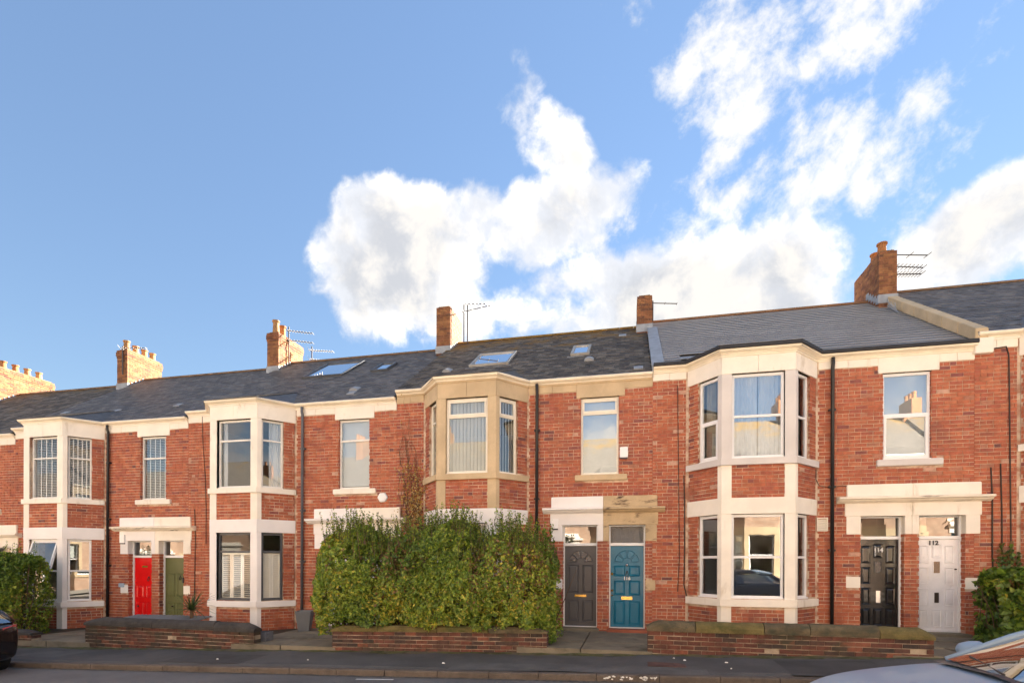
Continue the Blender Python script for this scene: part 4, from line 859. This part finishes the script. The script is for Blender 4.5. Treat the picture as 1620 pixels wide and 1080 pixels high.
def hedge(name, label, x0, x1, y0, y1, zb, heights, n, seed, leaf=.05, mixw=None, brown=None, sprays=60, yellow=None, skirt=None):
    r = np.random.default_rng(seed); t = thing(name, label, 'hedge', ((x0+x1)/2, (y0+y1)/2, zb))
    o3 = np.array(t.location)
    fx = np.array([h[0] for h in heights]); fz = np.array([h[1] for h in heights])
    cen = []; nrm = []
    m_ = int(n*2.2); x = r.uniform(x0-.1, x1+.1, m_); hx = np.interp(x, fx, fz)
    # shell biased volume of a rounded box with lumpy surface
    th = r.uniform(0, 1, m_); a = r.uniform(-1, 1, m_); depth = np.abs(r.normal(0, .16, m_))
    yc, hy = (y0+y1)/2, (y1-y0)/2
    face = r.choice(4, m_, p=[.60, .24, .08, .08])
    z = zb+(hx-zb)*r.uniform(0.0, 1, m_)**.9; y = np.where(face == 0, y0+depth, np.where(face == 1, yc+hy*a, np.where(face == 2, y1-depth, yc+hy*a)))
    z = np.where(face == 1, hx-depth, z); xe = np.where(r.random(m_) < .5, x0+depth, x1-depth); x = np.where(face == 3, xe, x)
    hx = np.interp(x, fx, fz)
    p = np.stack([x, y, z], 1)
    # round the top and side edges
    tz = np.clip((z-zb)/(hx-zb+1e-6), 0, 1); rnd = np.clip((tz-.72)/.28, 0, 1)**2
    p[:, 1] = yc+(p[:, 1]-yc)*(1-.45*rnd); p[:, 1] -= .10*np.sin(tz*math.pi)*(p[:, 1] < yc)
    ex_ = np.clip(np.minimum(p[:, 0]-x0, x1-p[:, 0])/.3, 0, 1); p[:, 1] = yc+(p[:, 1]-yc)*(.55+.45*np.sqrt(ex_))
    lump = vnoise(p, 3.0, seed+1)*.22+vnoise(p, 7.5, seed+2)*.11
    nn = np.stack([np.where(face == 3, np.where(x < (x0+x1)/2, -1., 1.), 0), np.where(face == 0, -1., np.where(face == 2, 1., 0)), np.where(face == 1, 1., .25)], 1)
    p += nn/np.linalg.norm(nn, axis=1, keepdims=True)*lump[:, None]
    keep = (vnoise(p, 5., seed+3)+vnoise(p, 12., seed+4)*.8+r.normal(0, .2, m_)) > -.16-.5*(depth > .15)
    if skirt: keep &= ~((p[:, 1] < -2.52) & (p[:, 2] < skirt+.05*np.sin(p[:, 0]*5)+.04*np.sin(p[:, 0]*13)))
    p = p[keep][:n]; nn = nn[keep][:n]
    ni = n//6; pi_ = np.stack([r.uniform(x0+.15, x1-.15, ni), yc+hy*r.uniform(-.55, .6, ni), np.zeros(ni)], 1); pi_[:, 2] = zb+(np.interp(pi_[:, 0], fx, fz)-.22-zb)*r.random(ni); p = np.vstack([p, pi_]); nn = np.vstack([nn, np.tile([0., -1., .2], (ni, 1))])
    k = len(p)
    nn = nn+r.normal(0, .75, (k, 3)); nn /= np.linalg.norm(nn, axis=1, keepdims=True)
    sz = leaf*r.uniform(.4, 1.4, k)
    w = np.array(mixw or [.34, .40, .20, .04, .02]); cum = np.cumsum(w/w.sum())
    q = np.clip(r.random(k)*.62+.42*(vnoise(p, 2.6, seed+5)*1.1+.45), 0, .999); mi = np.searchsorted(cum, q)
    if yellow is not None:
        for (cx_, cz_, rx_, rz_, pr) in yellow:
            s_ = np.exp(-((p[:, 0]-cx_)/rx_)**2-((p[:, 2]-cz_)/rz_)**2)*pr; mi = np.where(r.random(k) < s_, r.choice([2, 3], k), mi)
    if brown is not None:
        thin = np.zeros(k, bool)
        for (cx_, cz_, rx_, rz_, pr) in brown:
            g = np.exp(-((p[:, 0]-cx_)/rx_)**2-((p[:, 2]-cz_)/rz_)**2)*pr; mi = np.where(r.random(k) < g*.38, 4, mi); thin |= r.random(k) < g*.60
        p, nn, sz, mi = p[~thin], nn[~thin], sz[~thin], mi[~thin]
    mi = np.clip(mi, 0, 4)
    # sprays of young shoots above the top and out of the sides
    tw = MB(); sp = []; sn = []; ss = []; sm = []
    for i in range(sprays):
        X = r.uniform(x0+.15, x1-.15); H = np.interp(X, fx, fz); b = Vector((X, r.uniform(y0+.1, y1-.3), H-.25)); d = Vector((r.normal(0, .16), r.normal(0, .14)-.05, 1)).normalized(); L = r.uniform(.30, .78)
        tw.tube([b, b+d*L*.5, b+d*L+Vector((r.normal(0, .03), 0, 0))], [.006, .004, .002], 4)
        for j in range(int(L/.022)):
            c = b+d*(.15+(L-.13)*j/(L/.022)); off = Vector(r.normal(0, 1, 3)).normalized()*.028; sp.append(c+off); sn.append((off+Vector((0, 0, .02))).normalized()); ss.append(leaf*r.uniform(.5, .9)); sm.append(int(r.choice([0, 1, 2], p=[.25, .45, .3])))
    ns = int((x1-x0)*60)
    for i in range(ns):
        X = r.uniform(x0+.1, x1-.1); H = np.interp(X, fx, fz); b = Vector((X, yc+r.normal(0, .12), zb)); e = Vector((X+r.normal(0, .3), yc+r.uniform(-1.0, .6)*hy, zb+(H-zb)*r.uniform(.55, 1.0)))
        mid = b.lerp(e, .5)+Vector((r.normal(0, .06), r.normal(0, .06), 0)); tw.tube([b, mid, e], [.014, .009, .004], 5)
    A = tw.v; tw.v = [(v[0]-o3[0], v[1]-o3[1], v[2]-o3[2]) for v in tw.v]; tw.build('stem', BARK, t, kind='stuff')
    if sp:
        p = np.vstack([p, np.array([list(v) for v in sp])]); nn = np.vstack([nn, np.array([list(v) for v in sn])]); sz = np.concatenate([sz, ss]); mi = np.concatenate([mi, sm])
    f = leaves_mesh('foliage', p-o3, nn, sz, LEAF, mi, t, seed=seed+9); f['kind'] = 'stuff'
    return t
ph = lambda u, v, Y=-2.0: (at(u, v, Y).x, at(u, v, Y).z)
hts = [ph(u, v) for u, v in ((484, 925), (498, 884), (518, 858), (545, 844), (575, 836), (605, 846), (624, 872), (640, 852), (660, 848), (690, 838), (725, 822), (752, 836), (768, 874), (782, 852), (805, 842), (835, 848), (860, 862), (880, 880), (890, 905))]
hC_ = hedge('privet_hedge', 'big overgrown privet hedge behind mossy low wall hiding the sandstone bay', at(496, 950, -2.6).x+.12, at(876, 950, -2.6).x-.08, -2.86, -1.25, .12, hts, 88000, 11, .038, [.20, .38, .30, .08, .04], brown=[(*ph(830, 890), .8, .55, .9), (*ph(655, 880), .35, .7, .75), (*ph(560, 880), .3, .3, .4), (*ph(624, 880), .10, .9, 1.1), (*ph(768, 880), .10, .8, 1.1)], yellow=[(*ph(645, 950), .45, .4, .6), (*ph(520, 900), .3, .5, .35), (*ph(790, 950), 1.3, .35, .22)], sprays=420, skirt=.43)
hE_ = hedge('privet_hedge', 'rounded dark green hedge at left edge behind the black car', at(-70, 950, -2.1).x, at(90, 950, -1.3).x-.03, -2.6, -1.2, -.32, [ph(u, v, -2.1) for u, v in ((-70, 905), (-30, 888), (10, 882), (40, 884), (60, 896), (74, 918), (88, 965))], 40000, 23, .042, [.30, .46, .20, .03, .01], sprays=60)
hF_ = hedge('laurel_hedge', 'dense dark laurel hedge at right edge beside white door 112', at(1530, 950, -1.6).x+.42, at(1530, 950, -1.6).x+3.6, -2.3, -.95, .22, [ph(u, v, -1.6) for u, v in ((1530, 950), (1548, 918), (1580, 906), (1640, 903), (1800, 910))], 20000, 31, .075, [.46, .38, .12, .02, .02], sprays=6)
# inner mass so that the hedges are not see-through
# dried creeper on the wall between the two houses
def creeper():
    r = random.Random(5); t = thing('wall_creeper', 'dried golden creeper climbing the brick wall left of the sandstone bay', 'plant', (at(655, 830, -.05).x, -.05, .1))
    o3 = t.location; m = MB(); pts = []; nr = []
    for i in range(26):
        u, v = r.uniform(640, 676), 860; uu = u; path = []
        top = r.uniform(650, 790) if i > 4 else r.uniform(620, 700)
        while v > top:
            path.append(at(uu, v, -.03-r.uniform(0, .02))-o3); 
            if v < 835:
                dens = (2.3 if v > 770 else 1.5) if v > 735 else .5
                for k in range(int(dens*r.random()*2.2)):
                    q = at(uu+r.gauss(0, 4.5), v+r.gauss(0, 4), -.06-r.uniform(0, .09)); pts.append(tuple(q-o3)); nr.append(Vector((r.gauss(0, .5), -1, r.gauss(0, .5))).normalized())
            v -= r.uniform(5, 9); uu += r.gauss(-.15+(.2 if uu < 640 else -.1), 2.4); uu = min(max(uu, 630), 684)
        if len(path) > 2: m.tube(path, [max(.002, .009*(1-k/len(path))+.002) for k in range(len(path))], 4)
    m.build('stem', BARK, t)
    n = len(pts); f = leaves_mesh('foliage', np.array(pts), np.array([list(x) for x in nr]), np.array([r.uniform(.025, .055) for _ in range(n)]), [leafmat('leaf_gold', (.42, .25, .07)), leafmat('leaf_rust', (.26, .11, .04)), leafmat('leaf_straw', (.46, .36, .16))], np.array([r.choices((0, 1, 2), (5, 2, 3))[0] for _ in range(n)]), t, seed=3, long=1.4); f['kind'] = 'stuff'
creeper()
def ivy():
    r = random.Random(8); p0 = at(1592, 905, -.06); t = thing('wall_ivy', 'thin dark ivy climbing cables beside the right hand hedge', 'plant', tuple(p0)); pts = []; nr = []; m = MB()
    for (u0, v0, v1, s) in ((1585, 905, 858, 6), (1600, 905, 862, 2.5), (1612, 905, 872, 2.5), (1594, 905, 870, 7)):
        v = v0; path = []
        while v > v1:
            path.append(at(u0+r.gauss(0, .6), v, -.04)-p0)
            for k in range(5): pts.append(tuple(at(u0+r.gauss(0, s*(v-v1+12)/(v0-v1)), v+r.gauss(0, 3), -.05-r.uniform(0, .08))-p0)); nr.append(Vector((r.gauss(0, .5), -1, r.gauss(0, .5))).normalized())
            v -= 3
        m.tube(path, .006, 4)
    m.build('stem', BARK, t); f = leaves_mesh('foliage', np.array(pts), np.array([list(x) for x in nr]), np.array([r.uniform(.03, .07) for _ in pts]), LEAF, np.array([r.choices((0, 1, 4), (5, 2, 3))[0] for _ in pts]), t, seed=4, long=1.4); f['kind'] = 'stuff'
ivy()
def cordyline():
    b = Vector((at(303, 960, -2.0).x, -2.0, -.10)); t = thing('cordyline_plant', 'spiky cordyline plant behind the sooty coping wall', 'plant', b); r = random.Random(4)
    MB().tube([(0, 0, 0), (.01, 0, .3), (0, 0, .65)], [.05, .045, .04], 8).build('stem', BARK, t)
    for i in range(46):
        a = r.uniform(0, 2*math.pi); el = r.uniform(.15, 1.45); L = r.uniform(.55, .85); d = Vector((math.cos(a)*math.cos(el), math.sin(a)*math.cos(el), math.sin(el))); s = Vector((-math.sin(a), math.cos(a), 0)); m = MB(); rings = []
        for k in range(6):
            f = k/5; c = Vector((0, 0, .62))+d*L*f+Vector((0, 0, -.28*f*f*(1.3-el*.7))); w_ = .017*(1-f**2)+.001; rings.append([c-s*w_, c+Vector((0, 0, -.004)), c+s*w_])
        m.loft(rings, 0, False, False); m.build('leaf', r.choice((leafmat('spike_green', (.07, .11, .035), .2), leafmat('spike_dark', (.04, .07, .025), .2))), t)
cordyline()
# ------------------------------------------------------------------ small things in the yards
def planter():
    b = at(482, 998, -.55); b.y = -.55; b.z = -.29+YARD-.03; t = thing('planter', 'tall tapered grey planter at the foot of the grey downpipe', 'planter', b)
    s0, s1, H = .13, .20, .56; m = MB(); m.loft([[(-s*f, -s*f, z), (s*f, -s*f, z), (s*f, s*f, z), (-s*f, s*f, z)] for s, z, f in ((s0, 0, 1), (s1, H, 1), (s1, H, .86), (s1*.9, H-.07, .86))]); m.build('pot', mat('planter_grey', (.15, .16, .175), .6, .08), t, Matrix.Rotation(.35, 4, 'Z'), .006)
    m = MB().box(-s1*.75, s1*.75, -s1*.75, s1*.75, H-.09, H-.06); m.build('soil', EARTH, t, Matrix.Rotation(.35, 4, 'Z'))
planter()
def bin_store():
    x0, x1 = at(196, 970, -2.1).x, at(318, 970, -2.1).x; b = ((x0+x1)/2, -2.0, -.29+YARD-.03); t = thing('bin_store', 'low store with grey corrugated roof behind the sooty coping wall', 'shed', b); w2 = (x1-x0)/2; H = .40
    m = MB(); m.box(-w2+.05, w2-.05, -.36, .36, 0, H-.06); m.build('side_panel', mat('store_grey', (.12, .12, .13), .7), t)
    m = MB(); n = 96; a = []; b_ = []
    for i in range(n+1):
        x = -w2+2*w2*i/n; z = H+.02*math.sin(i/n*2*math.pi*20)+.02*i/n; a.append((x, -.40, z-.01)); b_.append((x, .30, z+.06))
    for i in range(n): m.poly([a[i], a[i+1], b_[i+1], b_[i]])
    m.build('corrugated_roof', mat('corrugated_grey', (.16, .175, .195), .5, .1), t, smooth=True)
bin_store()
def crate():
    p = at(414, 1004, -2.35); t = thing('plastic_crate', 'small slatted grey crate at the end of the sooty coping wall', 'crate', (p.x, -2.3, -.29+YARD-.02)); g = mat('crate_grey', (.13, .14, .165), .6)
    for k in range(4):
        m = MB(); z = .01+k*.055; rect_frame(m, -.17, .17, -.13, .13, .012, z, z+.044); m.v = [(v[0], v[2], v[1]) for v in m.v]; m.build('slat', g, t)
    MB().box(-.16, .16, -.12, .12, .0, .012).build('base', g, t)
    for sx in (-1, 1):
        for sy in (-1, 1): MB().box(sx*.158-.01, sx*.158+.01, sy*.118-.01, sy*.118+.01, 0, .225).build('corner_post', g, t)
crate()
# scraps on the pavement
for i, (u, v) in enumerate(((344, 1042.5), (487, 1044), (701, 1049), (1066, 1042.5), (1157, 1058), (1083, 1045.5), (1149, 1049), (500, 1029))):
    d = ray(u, v); k = (.0-EYE)/(d.z-GR*d.x+.018*0); pz = EYEP+d*((gz(0, -3.6)-EYE)/(d.z-GR*d.x)); X, Y = pz.x, pz.y; z = gz(X, Y)+.012
    r = random.Random(i); m = MB(); s = r.uniform(.015, .035); n = 5
    lo_ = [(s*r.uniform(.6, 1.2)*math.cos(a), .6*s*r.uniform(.6, 1.2)*math.sin(a), 0) for a in (k2*2*math.pi/n for k2 in range(n))]
    m.loft([lo_, [(x*.6, y*.6, .016) for x, y, _ in lo_]]); o = m.build('paper_scrap', mat('scrap_white', (.7, .69, .66), .8)); o.location = (X, Y, z)
    tag(o, ['pale scrap of litter on the pavement in front of the bin store', 'white scrap of paper on the pavement before the grey planter', 'tiny pale scrap on the pavement left of the grey door', 'pale scrap beside the mossy wall right of door 116', 'pale scrap near the kerb below the cream bay', 'pale scrap on the pavement above the rusty cover', 'pale scrap right of the rusty inspection cover', 'pale scrap at the foot of the hedge wall'][i], 'litter', 'scraps of litter on the pavement')
# ------------------------------------------------------------------ cars
def car(label, loc, rz, pm, plate=None):
    t = thing('parked_car', label, 'car', loc, rz=rz)     # nose towards local -x, ground at z 0
    ST = [(0.0, .50, .30, .56, .60, .02), (.05, .64, .24, .62, .66, .03), (.16, .76, .20, .735, .78, .045), (.36, .83, .18, .825, .87, .05), (.65, .865, .18, .885, .93, .05), (.95, .875, .18, .93, .97, .05), (1.18, .878, .18, .965, .99, .04), (1.6, .88, .18, .975, .98, .0), (2.4, .882, .18, .99, .99, 0), (3.2, .88, .18, 1.01, 1.01, 0), (3.75, .85, .2, 1.02, 1.02, 0), (4.02, .79, .26, 1.0, 1.0, 0), (4.12, .72, .34, .90, .92, 0)]
    rings = []
    for (x, w_, zb, zs, zc, cr) in ST:
        half = [(w_*.86, zb), (w_*.97, zb+.10), (w_, zb+(zs-zb)*.55), (w_*.985, zs-.05), (w_*.93, zs), (w_*.62, zs+(zc-zs)*.7), (0, zc+cr*.3)]
        rings.append([(x, y, z) for y, z in half]+[(x, -y, z) for y, z in half[-2::-1]])
    body = MB().loft(rings).build('body', pm, t, smooth=True)
    s = body.modifiers.new('sub', 'SUBSURF'); s.levels = 2; s.render_levels = 2
    # bonnet shut line and black cowl
    MB().loft([[(1.13, -.70, .985), (1.13, 0, 1.015), (1.13, .70, .985)], [(1.30, -.74, .985), (1.30, 0, 1.02), (1.30, .74, .985)]], 0, False, False).build('cowl', BLACKP, t)
    # cabin: roof skin, pillars, glass
    wb, wt = .79, .57
    RF = [(1.98, 1.40, .55), (2.25, 1.455, .57), (2.8, 1.475, .575), (3.3, 1.45, .565), (3.62, 1.38, .54)]
    m = MB(); m.loft([[(x, y, z-.05*(abs(y)/w_)**2.2+dz_) for y in np.linspace(-w_, w_, 9)] for (x, z, w_) in RF for dz_ in (0,)], 0, False, False); rf = m.build('roof', pm, t, smooth=True); rf.modifiers.new('thick', 'SOLIDIFY').thickness = -.03
    GLS = glass('car_glass', .34, (.30, .33, .33))
    def pane(nm, c, bulge, ax):
        n = 8; rows = []
        for j in range(n+1):
            l = Vector(c[0]).lerp(Vector(c[3]), j/n); r_ = Vector(c[1]).lerp(Vector(c[2]), j/n); rows.append([l.lerp(r_, i/n)+Vector(ax)*bulge*math.sin(math.pi*i/n)*(.5+.5*math.sin(math.pi*(j/n))) for i in range(n+1)])
        m = MB(); m.loft(rows, 0, False, False); return m.build(nm, GLS, t, smooth=True)
    pane('windscreen', [(1.24, -.74, .995), (1.24, .74, .995), (1.985, .53, 1.365), (1.985, -.53, 1.365)], .10, (-1, 0, .35))
    pane('rear_window', [(4.0, .66, 1.02), (4.0, -.66, 1.02), (3.62, -.50, 1.335), (3.62, .50, 1.335)], .07, (1, 0, .2))
    for sgn in (-1, 1):
        A, B_, Cc, Dd = (1.26, sgn*.775, 1.0), (3.92, sgn*.74, 1.03), (3.55, sgn*.535, 1.33), (2.02, sgn*.545, 1.355)
        pane('side_window', [A, B_, Cc, Dd], .03, (0, sgn, 0))
        m = MB()
        for (p0, p1, r_) in ((A, Dd, .032), (B_, Cc, .06), ((2.35, sgn*.775, 1.0), (2.45, sgn*.575, 1.38), .03)):
            m.tube([Vector(p0)-Vector((0, 0, .02)), Vector(p0).lerp(Vector(p1), .5)+Vector((0, sgn*.02, .008)), p1], r_, 8)
        m.tube([Dd, (2.8, sgn*.565, 1.40), Cc], .035, 8); m.build('pillar', pm, t, smooth=True)
        # mirror
        m = MB(); c = Vector((1.55, sgn*.99, 1.04)); m.loft([[c+Vector((dx, f*.115*math.cos(a), f*.075*math.sin(a))) for a in (k*math.pi/6 for k in range(12))] for dx, f in ((-.10, .35), (-.07, .75), (0, 1), (.05, 1), (.06, .9))]); mi = m.build('door_mirror', pm, t, smooth=True)
        MB().tube([(1.56, sgn*.80, .985), (1.55, sgn*.90, 1.01)], .022, 6).build('mirror_stalk', BLACKP, mi)
        # lamps
        m = MB(); m.loft([[(.10+.0*k, sgn*.60, .60), (.05, sgn*.52, .66), (.22, sgn*.56, .735)] if False else [(x, sgn*y, z) for x, y, z in pts] for k, pts in enumerate(([(.055, .47, .57), (.06, .50, .655), (.12, .50, .695)], [(.13, .68, .57), (.15, .70, .68), (.30, .69, .765)], [(.34, .825, .60), (.38, .835, .70), (.50, .80, .79)]))]); m.build('headlight', glass('lamp_clear', .35, (.8, .85, .9)), t, smooth=True)
        m = MB(); m.loft([[(x, sgn*y, z) for x, y, z in pts] for pts in ([(4.10, .45, .80), (4.09, .46, .93), (4.0, .46, .93)], [(4.06, .70, .78), (4.05, .72, .97), (3.98, .70, .97)], [(3.86, .842, .82), (3.86, .835, .99), (3.80, .80, .99)])]); m.build('tail_light', mat('lamp_red', (.35, .01, .012), .15, .1, coat=.8), t, smooth=True)
        for x in (.78, 3.32):
            wl = thing('x', 'x', 'x') if False else None
            m = MB(); prof = [(.20, -.09), (.29, -.10), (.315, -.07), (.315, .07), (.29, .10), (.20, .09)]
            m.loft([[(x+r_*math.cos(a), sgn*.80+o, .315+r_*math.sin(a)) for r_, o in prof] for a in (k*2*math.pi/28 for k in range(29))], 0, True, False); wh = m.build('wheel', mat('tyre_rubber', (.02, .02, .02), .8), t)
            m = MB()
            for k in range(6):
                a = k*math.pi/3; m.box(.03, .205, -.022, .022, -.025, .025, 0, Matrix.Translation((x, sgn*.875, .315)) @ Matrix.Rotation(a, 4, 'Y'))
            m.tube([(x, sgn*.84, .315), (x, sgn*.895, .315)], .055, 12); m.tube([(x, sgn*.79, .315), (x, sgn*.80, .315)], .20, 20); m.build('rim', mat('alloy_rim', (.45, .45, .46), .35, .05, metal=.9), wh)
            m = MB(); m.tube([(x, sgn*.60, .315), (x, sgn*.885, .315)], .36, 24); m.build('wheel_arch', mat('arch_black', (.008, .008, .008), .9), t)
    if plate: MB().box(4.105, 4.125, -.26, .26, .66, .77).build('number_plate', plate, t)
    MB().box(-.005, .03, -.26, .26, .42, .53).build('number_plate', mat('plate_white', (.75, .75, .72), .5), t)
    # inside
    m = MB(); m.box(1.30, 1.75, -.66, .66, .80, .985); m.build('dashboard', BLACKP, t, None, .03)
    for sgn in (-1, 1):
        m = MB(); m.box(2.15, 2.62, sgn*.36-.22, sgn*.36+.22, .45, .62); m.box(2.55, 2.68, sgn*.36-.21, sgn*.36+.21, .6, 1.12); m.box(2.58, 2.66, sgn*.36-.11, sgn*.36+.11, 1.15, 1.32); m.build('seat', mat('seat_cloth', (.03, .03, .035), .9), t, None, .04)
    m = MB(); m.tube([(1.86+.05*math.sin(a), .36+.17*math.cos(a), .93+.16*math.sin(a)) for a in np.linspace(0, 2*math.pi, 20)], .014, 6); m.build('steering_wheel', BLACKP, t)
    for (y0, y1) in ((-.55, .05), (.0, .55)): MB().tube([(1.20, y0, 1.02), (1.30, y1, 1.05)], .008, 5).build('wiper', BLACKP, t)
    return t
car('pale blue hatchback at lower right, seen over its bonnet and windscreen', (1.22, -8.86, gz(3, -9)+.03), 0, mat('car_paint_blue', (.20, .28, .38), .45, .03, 1, metal=.0, coat=.2))
car('glossy black car cut off by the left edge, rear with yellow plate', (-11.92-4.12, -5.56, gz(-14, -9)+.02), 0, mat('car_paint_black', (.010, .007, .008), .22, .03, 1, coat=1.), mat('plate_yellow', (.75, .50, .02), .45))
# ------------------------------------------------------------------ houses across the street (behind the camera; they show in the window panes)
def far_house(i, x, y, rz, dz, label, group):
    t = thing('terraced_house', label, 'house', (x, y, dz), group, rz)
    BW = mat('brick_far', (.44, .30, .21), .88, .2, 3, .3, 40, dirt=(.38, .22, .14), dirt_lo=.45, dirt_hi=.7, dscale=(2, 2, 9))
    holes = [(1.36, 3.96, .97, 2.8), (1.36, 3.96, 4.0, 5.84), (4.90, 5.77, .22, 2.77), (6.02, 6.90, .22, 2.77), (5.33, 6.27, 3.99, 5.87)]
    slab(XL, XR-.003, -.8, 6.27, 0, .25, holes).build('wall', BW, t)
    bx('floor_slab', ROOMF, t, XL+.02, XR-.02, .27, 9, 3.05, 3.35); bx('back_wall', BW, t, XL, XR, 9.2, 9.4, -.8, 6.25)
    bx('partition', ROOM, t, XL+.02, XR-.02, 2.5, 2.6, -.8, 6.1); m = MB(); m.box(XL+.001, XL+.1, .26, 9.1, -.8, 6.2); m.box(XR-.12, XR-.02, .26, 9.1, -.8, 6.2); m.build('party_wall', BW, t)
    def band(nm, o, z0, z1): MB().sweep(BP, [(-.2, z0), (o, z0), (o, z1), (-.2, z1)]).build(nm, BUFF, t)
    band('bay_sill', .07, .80, .955); band('bay_sill', .07, 3.855, 3.995); band('bay_lintel', .02, 2.8, 3.15); band('bay_head_stone', .02, 5.84, 6.245)
    MB().sweep(BP, [(-.16, -.3), (.0, -.3), (.0, .80), (-.16, .80)]).build('bay_panel', BW, t); MB().sweep(BP, [(-.16, 3.15), (.0, 3.15), (.0, 3.855), (-.16, 3.855)]).build('bay_panel', BW, t)
    for (M, L, (w0, w1)) in SEG:
        for z0, z1 in ((.96, 2.8), (4.0, 5.84)):
            m = MB(); m.box(-.01 if w0 > .15 else .0, w0, -.01, .15, z0, z1); m.box(w1, L, -.01, .15, z0, z1); m.build('stone_pier', BUFF, t, M)
            window(t, M, w0, w1, z0, z1, mk(split=(.5,), dress=[('roller', .55, BLIND)] if rng.random() < .5 else []))
    window(t, Matrix(), 5.33, 6.27, 3.985, 5.87, mk(split=(.5,)))
    bx('window_lintel', CREAM, t, 5.24, 6.40, -.03, .1, 5.87, 6.24); bx('window_sill', CREAM, t, 5.21, 6.46, -.07, .1, 3.845, 3.985); bx('door_lintel', CREAM, t, 4.6, 7.0, -.04, .1, 2.77, 3.3); bx('door_cornice', CREAM, t, 4.43, 7.04, -.2, .0, 3.08, 3.18)
    for a, b in ((4.90, 5.77), (6.02, 6.90)): bx('door', paint(rng.choice(('door_white', 'door_grey', 'door_blue')), (.8, .79, .8)), t, a+.01, b-.01, .15, .2, .25, 2.76)
    path = [(XL+.01, 0), BP[0], BP[1], BP[2], BP[3], (XR-.01, 0)]; MB().sweep(path, [(.0, 6.245), (.06, 6.245), (.15, 6.30), (.15, 6.35), (.0, 6.34)]).build('gutter', GUTC, t)
    m = MB(); m.loft([[(X, EAVE_Y, EAVE_Z), (X, RIDGE_Y, RIDGE_Z), (X, 9.4, 6.3), (X, 9.4, 6.2), (X, RIDGE_Y, RIDGE_Z-.2), (X, EAVE_Y+.15, EAVE_Z-.05)] for X in (XL, XR-.003)]); m.build('roof', SLATEC[1], t)
    m = MB(); g = [(BP[0][0]-.1, 0, 6.34), (BP[1][0]-.1, BP[1][1]-.14, 6.34), (BP[2][0]+.1, BP[2][1]-.14, 6.34), (BP[3][0]+.1, 0, 6.34)]; tp = [(BP[1][0], .95, roof_z(.95)+.01), (BP[2][0], .95, roof_z(.95)+.01)]
    m.poly([g[1], g[2], tp[1], tp[0]]); m.poly([g[0], g[1], tp[0]]); m.poly([g[2], g[3], tp[1]]); m.build('bay_roof', SLATEC[1], t)
    c = bx('chimney', CHB[1], t, .16, .66, 3.8, 5.2, 8.4, 10.3, .02)
    for f in (4.1, 4.5, 4.9): MB().lathe([(.12, 0), (.1, .3), (.12, .32), (.12, .4), (.09, .4)], (.41, f, 10.3), 10).build('chimney_pot', POT, c)
for k in range(-6, 7):
    far_house(k, -k*P+2.0, -15.3, math.pi, GR*(-k*P)-.02, 'sunlit brick terraced house across the street, seen only reflected in window panes', 'houses across the street')
far_house(9, -5*P, 0, 0, -.75, 'next house of the terrace beyond the left edge, only its dark roof showing', 'terraced houses along the street')
far_house(10, 2*P, 0, 0, .40, 'next house of the terrace beyond the right edge, out of view', 'terraced houses along the street')
